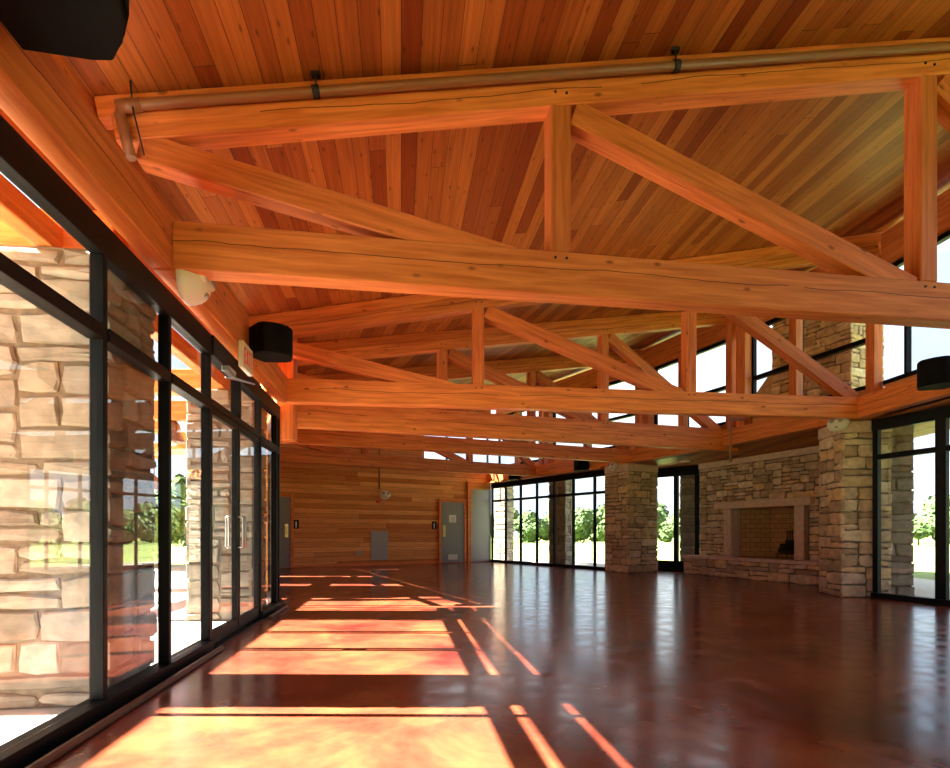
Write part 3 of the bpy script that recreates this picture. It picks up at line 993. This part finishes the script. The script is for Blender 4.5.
bm = bmesh.new(); addbox(bm, (-.03, -.06, 2.72), (FL, 0, 2.86)); bevel(bm, .008)
tag(link('trim_40', bm, CUTSTONE, FW), kind='structure')

fp = empty('fireplace', FO + FU * 2.0 + FN * .2, 'large stone fireplace with raised hearth, cut stone surround and firebrick opening', 'fireplace')
bm = bmesh.new(); lay = bm.loops.layers.color.new('tone')
HX0, HX1, HD = -.05, 3.75, .47
addbox(bm, (HX0, -HD, 0), (HX1, -.045, .40), 1)
stones(bm, lay, Vector((HX0, -HD, 0)), Vector((1, 0, 0)), Vector((0, -1, 0)), HX1 - HX0, .40, rng, uw=.13, uh=.10)
stones(bm, lay, Vector((HX0, -.05, 0)), Vector((0, -1, 0)), Vector((-1, 0, 0)), HD - .05, .40, rng, uw=.13, uh=.10)
link('hearth_base', bm, [STONE, MORTAR], FW, fp)
bm = bmesh.new()
for k in range(4):
    x0 = HX0 - .05 + k * (HX1 - HX0 + .08) / 4
    addbox(bm, (x0 + .003, -HD - .05, .402), (x0 + (HX1 - HX0 + .08) / 4 - .003, -.045, .475))
bevel(bm, .008)
tag(link('hearth_slab', bm, CUTSTONE, FW, fp), 'smooth cut stone hearth slab')
bm = bmesh.new(); addbox(bm, (.62, -.17, 1.64), (3.33, .10, 1.81)); bevel(bm, .012)
tag(link('lintel', bm, CUTSTONE, FW, fp), 'long cut stone lintel')
for x0 in (.90, 2.90):
    bm = bmesh.new(); addbox(bm, (x0, -.12, .476), (x0 + .24, .20, 1.64)); bevel(bm, .01)
    link('jamb', bm, CUTSTONE, FW, fp)
bm = bmesh.new()
D = .80
def q3(pts, uvs): quad_uv(bm, [Vector(p) for p in pts], uvs)
bx0, bx1 = 1.14 + .34, 2.90 - .34
z0, z1 = .476, 1.66
q3([(1.14, .2, z0), (bx0, D, z0), (bx0, D, z1), (1.14, .2, z1)], [(0, 0), (.7, 0), (.7, 1.19), (0, 1.19)])
q3([(bx0, D, z0), (bx1, D, z0), (bx1, D, z1), (bx0, D, z1)], [(.7, 0), (1.8, 0), (1.8, 1.19), (.7, 1.19)])
q3([(bx1, D, z0), (2.90, .2, z0), (2.90, .2, z1), (bx1, D, z1)], [(1.8, 0), (2.5, 0), (2.5, 1.19), (1.8, 1.19)])
q3([(1.0, .0, z0), (3.0, .0, z0), (3.0, D, z0), (1.0, D, z0)], [(0, 0), (2, 0), (2, .8), (0, .8)])
q3([(1.0, .1, z1 - .01), (3.0, .1, z1 - .01), (3.0, D, z1 - .01), (1.0, D, z1 - .01)], [(0, 0), (2, 0), (2, .8), (0, .8)])
link('firebox', bm, FIREBRICK, FW, fp)
# dark folded fire screen / grate standing at the right side of the firebox
fs = empty('log_grate', FW @ Vector((2.36, .42, .48)), 'black iron log basket standing at the right of the fireplace opening', 'log grate')
Wg = FW @ Matrix.Translation((2.36, .42, .478))
bm = bmesh.new()
for k in range(9):
    x = -.26 + k * .065
    tube_pts(bm, [(x, -.15, .10), (x, .12, .08), (x, .2, .2), (x, .21, .62 + .03 * math.sin(k))], .012, 6)
tube_pts(bm, [(-.28, -.15, .10), (.28, -.15, .10)], .013, 6)
tube_pts(bm, [(-.28, .2, .22), (.28, .2, .22)], .013, 6)
tube_pts(bm, [(-.28, .21, .60), (.28, .21, .60)], .013, 6)
link('basket', bm, IRON, Wg, fs)
for sx in (-.24, .24):
    for sy in (-.13, .17):
        bm = bmesh.new(); tube_pts(bm, [(sx, sy, 0.0), (sx, sy, .1)], .014, 6); link('leg', bm, IRON, Wg, fs)
bm = bmesh.new()
for k, (x, y, zz, ln) in enumerate(((0, -.06, .17, .5), (.02, .06, .17, .46), (-.02, 0, .27, .48), (.02, .09, .36, .42))):
    T = Matrix.Translation((x, y, zz)) @ Matrix.Rotation(math.pi / 2, 4, 'Y')
    lathe(bm, [(.04, -ln / 2), (.055, -ln / 2 + .01), (.055, ln / 2 - .01), (.04, ln / 2)], 10, T=T)
tag(link('charred_logs', bm, SOOT, Wg), 'charred black logs stacked in the iron basket of the fireplace', 'firewood', kind='stuff')

# return wall right of fireplace, to the near pillar
ra = FO + FU * FL; rb = Vector((6.80, 10.12, 0))
tag(board_wall('wall_right_return', [(ra + FN * -.3, 0, 2.9), (rb, 0, 2.9)], .15), kind='structure')

# outside chimney
Wc = FW @ Matrix.Translation((0, 1.02, 0))
bm = bmesh.new(); lay = bm.loops.layers.color.new('tone')
rng = random.Random(9)
c0x, c1x, c2x, cd_ = .55, 1.35, 3.35, 1.0
addbox(bm, (c0x, 0, -.03), (c2x, cd_, 4.35), 1)
addbox(bm, (c1x, 0, 4.35), (c2x, cd_, 6.6), 1)
stones(bm, lay, Vector((c0x, 0, 3.0)), Vector((1, 0, 0)), Vector((0, -1, 0)), c2x - c0x, 1.35, rng)
stones(bm, lay, Vector((c1x, 0, 4.35)), Vector((1, 0, 0)), Vector((0, -1, 0)), c2x - c1x, 2.2, rng)
stones(bm, lay, Vector((c2x, 0, 3.0)), Vector((0, 1, 0)), Vector((1, 0, 0)), cd_, 3.55, rng)
stones(bm, lay, Vector((c0x, cd_, 3.0)), Vector((0, -1, 0)), Vector((-1, 0, 0)), cd_, 1.35, rng)
stones(bm, lay, Vector((c1x, cd_, 4.35)), Vector((0, -1, 0)), Vector((-1, 0, 0)), cd_, 2.2, rng)
# sloped shoulder
vs = [bm.verts.new(v) for v in ((c0x, 0, 4.35), (c1x, 0, 4.35), (c1x, 0, 5.1), (c0x, cd_, 4.35), (c1x, cd_, 4.35), (c1x, cd_, 5.1))]
for f in ((0, 1, 2), (3, 5, 4), (0, 2, 5, 3)):
    fc = bm.faces.new([vs[i] for i in f]); fc.material_index = 0
ch = link('stone_chimney', bm, [STONE, MORTAR], Wc)
tag(ch, 'tall stone chimney outside, seen through the clerestory windows above the fireplace', 'chimney')

# ------------------------------------------------------------------ back wall fittings
NB = Vector((0.527, -0.850, 0))
def bbox(name, s0, s1, z0, z1, o0, o1, m, parent=None, bev=.004):
    """box on the back wall: s left of corner (s0<s1)"""
    c = back((s0 + s1) / 2, (z0 + z1) / 2, (o0 + o1) / 2)
    X = -BD; Y = -NB; Z = Vector((0, 0, 1))
    W = Matrix.Translation(c) @ Matrix((X, Y, Z)).transposed().to_4x4()
    bm = bmesh.new()
    addbox(bm, (-(s1 - s0) / 2, -(o1 - o0) / 2, -(z1 - z0) / 2), ((s1 - s0) / 2, (o1 - o0) / 2, (z1 - z0) / 2))
    if bev: bevel(bm, bev)
    return link(name, bm, m, W, parent)

def wall_door(num, sL, sR, mirror, extras):
    """sR<sL; distances from corner"""
    root = empty('door_%d' % num, back((sL + sR) / 2), kind='structure')
    bbox('leaf', sR, sL, .02, 2.13, .005, .05, GREY, root)
    w = .09
    bbox('casing', sR - w, sR, 0, 2.13 + w, .0, .07, TIMBER_PLAIN, root)
    bbox('casing', sL, sL + w, 0, 2.13 + w, .0, .07, TIMBER_PLAIN, root)
    bbox('casing', sR, sL, 2.13, 2.13 + w, .0, .07, TIMBER_PLAIN, root)
    sp = (sL - .12) if mirror else (sR + .12)
    bbox('push_plate', sp - .05, sp + .05, .92, 1.32, .05, .056, BRASS, root, .002)
    bm = bmesh.new()
    q = back(sp, 1.0, .056)
    tube_pts(bm, [q, q + NB * .05, q + NB * .05 + Vector((0, 0, .22)), q + Vector((0, 0, .22))], .01, 8)
    link('handle', bm, BRASS, None, root)
    if extras:
        c = (sL + sR) / 2
        bbox('notice', c - .13, c + .15, 1.42, 1.68, .051, .054, PAPER, root, 0)
        for k in range(5):
            bbox('text_line', c - .09, c + .10 - (k % 2) * .04, 1.60 - k * .035, 1.61 - k * .035, .054, .0555, INK, root, 0)
        bbox('vent_grille', c - .18, c + .18, .12, .30, .051, .06, WHITE, root, .003)
        for k in range(5):
            bbox('louvre', c - .16, c + .16, .14 + k * .032, .15 + k * .032, .06, .066, GREYL, root, 0)
    return root
sR = bpx(463.4); sL = sR + .92
wall_door(3, sL, sR, True, True)
s2 = bpx(290.2)
wall_door(4, s2 + .92, s2, False, False)

def plaque(s, label):
    root = empty('restroom_sign', back(s, 1.30), label, 'sign', 'restroom signs')
    bbox('plate', s - .085, s + .085, 1.18, 1.45, .0, .012, BLACK, root, .003)
    c = back(s, 1.33, .014)
    bm = bmesh.new()
    W = Matrix.Translation(c) @ NB.to_track_quat('Z', 'Y').to_matrix().to_4x4()
    lathe(bm, [(.018, 0), (.018, .003)], 12, T=W @ Matrix.Translation((0, .058, 0)))
    link('figure_head', bm, PAPER, None, root)
    bbox('figure_body', s - .022, s + .022, 1.27, 1.365, .012, .017, PAPER, root, 0)
    bbox('figure_legs', s - .014, s + .014, 1.205, 1.27, .012, .017, PAPER, root, 0)
plaque(bpx(296.0) , 'small black restroom sign with a white figure, right of the left back door')
plaque(bpx(434.0), 'small black restroom sign with a white figure, left of the right back door')

s0, s1 = bpx(387.6), bpx(370.7)
bbp = empty('access_panel', back((s0 + s1) / 2, .2), 'grey metal access panel low on the boarded back wall', 'wall panel')
bbox('cover', s0, s1, bz(379, 560), bz(379, 531), .0, .03, GREYL, bbp, .005)
bbox('latch', s0 + .04, s0 + .07, .72, .78, .03, .04, SILVER, bbp, .002)
o = bbox('outlet_plate', bpx(358.5) - .1, bpx(358.5) + .06, bz(358, 555), bz(358, 551), .0, .01, GREYL, None, .002)
tag(o, 'small grey outlet plate on the back wall, lower left of the grey access panel', 'outlet')
# grey metal panel filling the corner
gp = bbox('metal_panel', .03, bpx(470.5), .02, 2.62, .01, .05, GREYL, None, .004)
tag(gp, 'tall flat grey metal wall panel in the far corner, right of the grey door', 'wall panel')
tag(bbox('trim_41', bpx(470), bpx(466.5), 0, 2.88, .0, .09, TIMBER_PLAIN), kind='structure')
tag(bbox('trim_42', 0.0, BL, 0, .09, .0, .02, TIMBER_PLAIN), kind='structure')
o = bbox('fire_alarm', bpx(380), bpx(376), bz(378, 503), bz(378, 499.5), 0, .05, RED, None, .005)
tag(o, 'small red fire alarm strobe on the back wall below the white emergency light', 'fire alarm')
bm = bmesh.new()
q = back(bpx(378), 0, .12)
tube_pts(bm, [q + Vector((0, 0, bz(378, 487))), q + Vector((0, 0, 4.2)), ], .03, 10)
lathe(bm, [(.05, 0), (.06, .02), (.045, .04)], 12, T=Matrix.Translation(q + Vector((0, 0, bz(378, 489)))))
tag(link('vent_pipe', bm, PIPE), 'thin brown pipe coming down the middle of the boarded back wall', 'pipe')

# ------------------------------------------------------------------ emergency lights
def emergency(loc, nrm, label, sc=1.0):
    nrm = nrm.normalized()
    root = empty('emergency_light', loc, label, 'emergency light', 'white emergency lights')
    R = Matrix((Vector((0, 0, 1)).cross(nrm).normalized(), nrm, Vector((0, 0, 1)))).transposed().to_4x4()
    W = Matrix.Translation(Vector(loc)) @ R @ Matrix.Scale(sc, 4)
    bm = bmesh.new()   # rounded housing, flat back at y=0
    bmesh.ops.create_uvsphere(bm, u_segments=24, v_segments=14, radius=1)
    for v in bm.verts:
        x, y, z = v.co
        y = max(y, 0) if y < 0 else y
        v.co = (x * .17, y * .13, z * .125 * (1 - .25 * x * (1 if z < 0 else .3)))
    bmesh.ops.remove_doubles(bm, verts=bm.verts, dist=1e-5)
    link('housing', bm, WHITE, W, root, smooth=True)
    for sx in (-.065, .065):
        bm = bmesh.new()
        T = Matrix.Translation((sx, .085, .035)) @ Matrix.Rotation(math.radians(-75), 4, 'X')
        lathe(bm, [(.052, 0), (.052, .03), (.042, .042)], 18, T=T)
        lh = link('lamp_head', bm, WHITE, W, root)
        bm = bmesh.new()
        lathe(bm, [(.040, .0425), (.034, .05), (.01, .053)], 18, T=T)
        link('lens', bm, LENS, W, lh)
    bm = bmesh.new(); addbox(bm, (-.02, .09, -.075), (.02, .12, -.05)); link('test_button', bm, LENS, W, root)
    return root
emergency(lw(4.25, .17, 2.885) , LN, 'white oval emergency light on the left beam below the nearest truss', 1.25)
c = Vector((3.86, 15.16, 2.84))
emergency(Vector((3.70, 15.45, 2.82)), Vector((-.88, -.47, 0)), 'white emergency light on the cap of the far stone pillar', .95)
emergency(Vector((5.97, 9.52, 2.84)), Vector((-.75, -.65, 0)), 'white emergency light on the cap of the near stone pillar', 1.0)
emergency(back(bpx(384.6), bz(384.6, 495), 0), NB, 'white emergency light high on the boarded back wall', 1.2)

# ------------------------------------------------------------------ exit sign
es = empty('exit_sign', lw(5.8, .165, 2.66), 'white exit sign with red letters hanging above the double glass doors', 'exit sign')
Wm = Matrix.Translation(lw(5.80, .19, 2.80)) @ Matrix((-LD * -1, Vector((0, 0, 1)), LD.cross(Vector((0, 0, 1))))).transposed().to_4x4()
# text plane: x along the wall as read from the room, y up, z toward the room
Xr = LN.cross(Vector((0, 0, 1))) * -1
Wm = Matrix.Translation(lw(5.80, .19, 2.80)) @ Matrix((Vector((0, 0, 1)).cross(LN), Vector((0, 0, 1)), LN)).transposed().to_4x4()
bm = bmesh.new(); addbox(bm, (-.18, -.13, -.025), (.18, .13, .025)); bevel(bm, .006)
link('case', bm, WHITE, Wm, es)
EX = flat('exit_red', (0.85, 0.04, 0.02), 0.5)
def strokes(name, rects, parent, W):
    bm = bmesh.new()
    for r in rects:
        if len(r) == 4:
            addbox(bm, (r[0], r[1], .0252), (r[2], r[3], .028))
        else:
            x0, y0, x1, y1, w = r
            vs = [bm.verts.new((x, y, z)) for z in (.0252, .028) for x, y in ((x0, y0), (x0 + w, y0), (x1 + w, y1), (x1, y1))]
            for f in ((0, 3, 2, 1), (4, 5, 6, 7), (0, 1, 5, 4), (1, 2, 6, 5), (2, 3, 7, 6), (3, 0, 4, 7)):
                bm.faces.new([vs[i] for i in f])
    return link(name, bm, EX, W, parent)
y0, y1 = -.08, .08; t = .018
strokes('letter_e', [(-.15, y0, -.15 + t, y1), (-.15 + t, y0, -.09, y0 + t), (-.15 + t, y1 - t, -.09, y1), (-.15 + t, -t / 2, -.10, t / 2)], es, Wm)
strokes('letter_x', [(-.07, y0, -.02, y1, t), (-.02, y0, -.07, y1, t)], es, Wm)
strokes('letter_i', [(.025, y0, .025 + t, y1)], es, Wm)
strokes('letter_t', [(.095, y0, .095 + t, y1 - t), (.065, y1 - t, .143, y1)], es, Wm)

# ------------------------------------------------------------------ speakers
def speaker(loc, nrm, label, sc=1.0, depth=.50, w=.46, h=.36, back_=.28):
    """wedge cabinet with curved front, hung on a bracket"""
    nrm = nrm.normalized()
    root = empty('loudspeaker', loc, label, 'loudspeaker', 'black loudspeakers')
    R = Matrix((Vector((0, 0, 1)).cross(nrm).normalized(), nrm, Vector((0, 0, 1)))).transposed().to_4x4()
    W = Matrix.Translation(Vector(loc)) @ R @ Matrix.Scale(sc, 4)
    prof = [(-w * back_, .05), (w * back_, .05), (w * .5, depth * .55)]
    for k in range(7):
        a = k / 6
        x = w * .5 - w * a
        prof.append((x, depth * .70 + depth * .3 * math.sin(math.pi * a)))
    prof.append((-w * .5, depth * .55))
    bm = bmesh.new(); n = len(prof)
    lo = [bm.verts.new((x, y, -h / 2 + .06 * (y / depth) * 0)) for x, y in prof]
    hi = [bm.verts.new((x, y, h / 2)) for x, y in prof]
    bm.faces.new(list(reversed(lo))); bm.faces.new(hi)
    for i in range(n): bm.faces.new((lo[i], lo[(i + 1) % n], hi[(i + 1) % n], hi[i]))
    bevel(bm, .008)
    link('cabinet', bm, SPK, W, root)
    bm = bmesh.new()
    pf = prof[3:10]
    for (xa, ya), (xb, yb) in zip(pf, pf[1:]):
        v = [bm.verts.new((xa * .96, ya + .006, -h * .44)), bm.verts.new((xb * .96, yb + .006, -h * .44)), bm.verts.new((xb * .96, yb + .006, h * .44)), bm.verts.new((xa * .96, ya + .006, h * .44))]
        v2 = [bm.verts.new(q.co + Vector((0, .006, 0))) for q in v]
        bm.faces.new(v2[::-1]); bm.faces.new(v)
        for i in range(4): bm.faces.new((v[i], v[(i + 1) % 4], v2[(i + 1) % 4], v2[i]))
    link('grille', bm, GRILLE, W, root)
    bm = bmesh.new(); addbox(bm, (-.05, 0, -.08), (.05, .06, .08)); link('bracket', bm, IRON, W, root)
    return root
speaker(lw(2.04, .15, 3.21), (LN + LD * .0), 'large black loudspeaker at the top left corner, closest to the viewer', 1.0, depth=.56, w=.64, h=.38, back_=.48)
speaker(lw(6.24, .15, 3.07), (LN + LD * -.55), 'black wedge loudspeaker on the left beam beyond the exit sign', .95, h=.32)
a, b = CR[2], CR[3]
nR = Vector((b.y - a.y, -(b.x - a.x), 0)).normalized()
speaker(b + (a - b).normalized() * 1.8 - nR * .21 + Vector((0, 0, 3.12)), -nR, 'black loudspeaker on the right edge beam above the glass doors', .95)
a, b = CR[5], CR[6]
nR = Vector((b.y - a.y, -(b.x - a.x), 0)).normalized()
speaker(a + (b - a) * .42 - nR * .14 + Vector((0, 0, 3.0)), -nR + Vector((0, -.3, 0)), 'black loudspeaker on the far eave beam just left of the far pillar', .95)
a, b = CR[6], CR[7]
nR = Vector((b.y - a.y, -(b.x - a.x), 0)).normalized()
speaker(a + (b - a) * .3 - nR * .14 + Vector((0, 0, 2.98)), -nR, 'farthest small black loudspeaker above the far window wall', .9)

# ------------------------------------------------------------------ pipes
a, b = TR[2]; d = (b - a).normalized(); n = Vector((-d.y, d.x, 0)); k = (ZR - ZL) / tl(2)
def T1(s, dz, o=0):
    p = a + d * s + n * o
    p.z = ZL + k * s + dz
    return p
root = empty('sprinkler_pipe', T1(-.3, -.12, -.05), 'long brown painted pipe running along the top of the nearest truss', 'pipe')
bm = bmesh.new()
tube_pts(bm, [T1(-.24, -.52, -.06), T1(-.28, -.34, -.06), T1(-.31, -.22, -.055), T1(-.305, -.165, -.05), T1(-.25, -.153, -.05), T1(0, -.15, -.05), T1(8.7, -.15, -.05)], .036, 14)
link('run', bm, PIPE, None, root)
bm = bmesh.new()
tube_pts(bm, [T1(-.33, -.157, -.05), T1(-.18, -.152, -.05)], .045, 14)
link('elbow_fitting', bm, PIPE, None, root)
for s in (.98, 3.75, 6.7):
    bm = bmesh.new()
    tube_pts(bm, [T1(s - .025, -.15, -.05), T1(s + .025, -.15, -.05)], .044, 14)
    tube_pts(bm, [T1(s, -.11, -.05), T1(s, 0.0, -.05)], .008, 6)
    addb = T1(s, -.02, -.04)
    addbox(bm, (addb.x - .03, addb.y - .02, addb.z - .015), (addb.x + .03, addb.y + .02, addb.z + .015))
    link('hanger', bm, IRON, None, root)
bm = bmesh.new()
tube_pts(bm, [T1(-.24, 0.0, -.07), T1(-.22, -.2, -.08), T1(-.16, -.50, -.05)], .006, 6)
tag(link('cable', bm, IRON), 'thin dark cable hanging beside the pipe elbow at the upper left', 'cable')
# drop pipe at the end of the third truss
p = Vector((5.30, 12.02, 0))
bm = bmesh.new()
tube_pts(bm, [p + Vector((0, 0, 3.42)), p + Vector((0, 0, 2.52))], .022, 10)
tube_pts(bm, [p + Vector((0, 0, 2.68)), p + Vector((.28, -.05, 2.68))], .016, 8)
addbox(bm, (p.x - .05, p.y - .02, 3.38), (p.x + .28, p.y + .02, 3.44))
tag(link('drop_pipe', bm, PIPE), 'thin vertical pipe with side branch hanging in front of the fireplace alcove', 'pipe')
bm = bmesh.new()
lathe(bm, [(.12, 0), (.12, .012), (.09, .02)], 20, T=Matrix.Translation((5.35, 14.75, 2.862)))
tag(link('downlight', bm, WHITE), 'round white downlight ring in the low ceiling left of the fireplace', 'ceiling light')

# ------------------------------------------------------------------ terrace pergola and lamps
PILLAR_BEAM = (2.83, 3.00)
def perg(a, b, w, h, label):
    o = beam('pergola_beam', a, b, w, h, TIMBER_PLAIN)
    return tag(o, label, 'beam', 'pergola beams outside the left wall')
for z, lab in ((3.85, 'fir pergola beam outside on the nearest outdoor stone pillar'), (7.53, 'fir pergola beam outside behind the double glass doors'), (9.35, 'fir pergola beam outside carrying the nearer hanging lamp')):
    perg(lw(z, -.10 if z < 9 else -.8, 2.98), lw(z + .25, -5.2, 2.98), .20, .30, lab)
perg(lw(-4.8, -.47, 2.915), lw(8.3, -.47, 2.915), .12, .17, 'long fir beam outside, laid on the stone pillars just beyond the left glass wall')
perg(lw(-2, -3.3, 3.26), lw(14.5, -3.3, 3.26), .18, .24, 'long fir pergola beam outside, parallel to the left glass wall')
perg(lw(-2, -5.0, 3.26), lw(17.5, -5.0, 3.26), .18, .24, 'outermost long fir pergola beam above the terrace')
perg(lw(13.6, -2.6, 2.98), lw(14.4, -6.8, 2.98), .18, .28, 'far fir pergola beam outside carrying the smaller hanging lamp')
for z, u, lab, sd_ in ((3.95, -5.0, 'rough stone pillar at the outer edge of the pergola, near the viewer', 41), (11.6, -5.0, 'rough stone pillar at the outer edge of the pergola, farther away', 42)):
    c = lw(z, u, 0)
    stone_pillar('stone_pillar', c.x, c.y, 0, .7, .7, -.03, 2.83, sd_, lab, group='outer pergola pillars')
def pendant(x, y, zb, ztop, sc, label):
    root = empty('pendant_lamp', (x, y, zb), label, 'hanging lamp', 'bronze dome lamps under the pergola')
    W = Matrix.Translation((x, y, zb)) @ Matrix.Scale(sc, 4)
    bm = bmesh.new()
    lathe(bm, [(.19, -.01), (.20, 0), (.195, .02), (.15, .10), (.12, .20), (.10, .30), (.06, .35), (.03, .38)], 24)
    link('shade', bm, BRONZE, W, root)
    bm = bmesh.new(); bmesh.ops.create_uvsphere(bm, u_segments=12, v_segments=8, radius=.055)
    link('bulb', bm, WHITE, W @ Matrix.Translation((0, 0, -.02)), root, smooth=True)
    bm = bmesh.new(); tube_pts(bm, [(x, y, zb + .36 * sc), (x, y, ztop)], .012, 8)
    link('rod', bm, BRONZE, None, root)
pl = lw(9.46, -1.85, 0)
pendant(pl.x, pl.y, 2.50, 2.84, .9, 'larger bronze dome lamp hanging under the pergola outside the glass doors')
pl = lw(13.85, -3.9, 0)
pendant(pl.x, pl.y, 2.05, 2.85, .85, 'smaller far bronze dome lamp hanging under the pergola')

# ------------------------------------------------------------------ trees and bushes
def crown_mesh(seed, n=2600, blobs=9, leaf=.16, squash=.8):
    rg = random.Random(seed)
    bm = bmesh.new()
    bl = []
    for _ in range(blobs):
        a = rg.uniform(0, 6.28); r = rg.uniform(.1, .62)
        bl.append((Vector((r * math.cos(a), r * math.sin(a), rg.uniform(-.45, .6) * squash)), rg.uniform(.32, .5)))
    for i in range(n):
        c, r = rg.choice(bl)
        v = Vector((rg.gauss(0, 1), rg.gauss(0, 1), rg.gauss(0, 1))).normalized()
        p = c + v * r * rg.uniform(.75, 1.03)
        nn = (v + Vector((rg.uniform(-.7, .7), rg.uniform(-.7, .7), rg.uniform(-.4, .9)))).normalized()
        t = nn.orthogonal().normalized(); b_ = nn.cross(t)
        s = leaf * rg.uniform(.35, .75)
        vs = [bm.verts.new(p + t * s * x + b_ * s * y) for x, y in ((-1, -.1), (0, -.6), (1, .1), (0, .6))]
        bm.faces.new(vs)
    for c, r in bl:   # dense inner mass
        ret = bmesh.ops.create_icosphere(bm, subdivisions=2, radius=r * .86)
        for v in ret['verts']: v.co = v.co * rg.uniform(.9, 1.05) + c
    me = bpy.data.meshes.new('crown'); bm.to_mesh(me); bm.free()
    return me
CM = [crown_mesh(s) for s in (1, 2, 3, 4)]
CB_ = [crown_mesh(s, 1500, 7, .15, .6) for s in (5, 6)]
for me in CM: me.materials.append(LEAF)
for me in CB_: me.materials.append(LEAFB)
tbm = bmesh.new(); tube_pts(tbm, [(0, 0, 0), (0.03, 0, .5), (0, .02, 1)], .06, 8)
TM = bpy.data.meshes.new('trunk'); tbm.to_mesh(TM); tbm.free(); TM.materials.append(BARK)
def tree(name, x, y, h, w, k, label, group, bush=False):
    root = empty(name, (x, y, -.08), label, 'bush' if bush else 'tree', group)
    me = (CB_ if bush else CM)[k % (2 if bush else 4)]
    hz = h * (.5 if bush else .62)
    c = bpy.data.objects.new('crown', me); COL.objects.link(c)
    place(c, Matrix.Translation((x, y, hz * .66 if not bush else hz * .8)) @ Matrix.Rotation(k * 1.7, 4, 'Z') @ Matrix.Diagonal((w / 2, w / 2, hz, 1)), root)
    t = bpy.data.objects.new('trunk', TM); COL.objects.link(t)
    place(t, Matrix.Translation((x, y, -.08)) @ Matrix.Diagonal((h * .35, h * .35, h * .6, 1)), root)
rg = random.Random(33)
k = 0
# tree line beyond the far right windows and around
def row(a0, step, n_, D0, w, hlo, hhi, lab, grp, k0=0):
    for i in range(n_):
        ang = math.radians(a0 + i * step)
        D_ = D0 + rg.uniform(-.8, .8)
        tree('field_tree', D_ * math.sin(ang), D_ * math.cos(ang), rg.uniform(hlo, hhi), w * rg.uniform(1.0, 1.12), i + k0, lab, grp)
row(-4, 4.6, 15, 66, 5.0, 3.6, 4.6, 'low leafy tree in the nearer distant row across the lawn on the right', 'nearer distant trees on the right')
row(-1.7, 4.6, 14, 76, 5.8, 4.6, 5.8, 'taller leafy tree in the farther distant row on the right', 'farther distant trees on the right', 3)
row(-72, 5.2, 12, 58, 5.0, 4.5, 6.0, 'low leafy tree in the nearer distant row across the lawn on the left', 'nearer distant trees on the left', 1)
row(-69.4, 5.2, 11, 69, 6.0, 6.0, 7.5, 'taller leafy tree in the farther distant row on the left', 'farther distant trees on the left', 2)
for (x, y, h, w, lab) in ((-9.6, 17.5, 3.3, 3.0, 'bright green garden bush seen through the glass left of the doors'), (-12.8, 19.5, 3.9, 3.6, 'taller green garden bush farther left beyond the terrace'), (-11.2, 22.8, 4.6, 3.8, 'green garden bush behind the others beyond the pergola'), (-13.6, 13.6, 2.0, 2.4, 'low round bush at the terrace edge')):
    tree('garden_bush', x, y, h, w, int(abs(x)), lab, None, bush=True)
tree('garden_bush', 13.4, 12.8, 2.6, 2.6, 3, 'green bush outside the glass doors at the right edge', None, bush=True)
tree('garden_bush', 15.5, 15.5, 3.4, 3.0, 4, 'taller green bush behind, outside the right edge glass doors', None, bush=True)
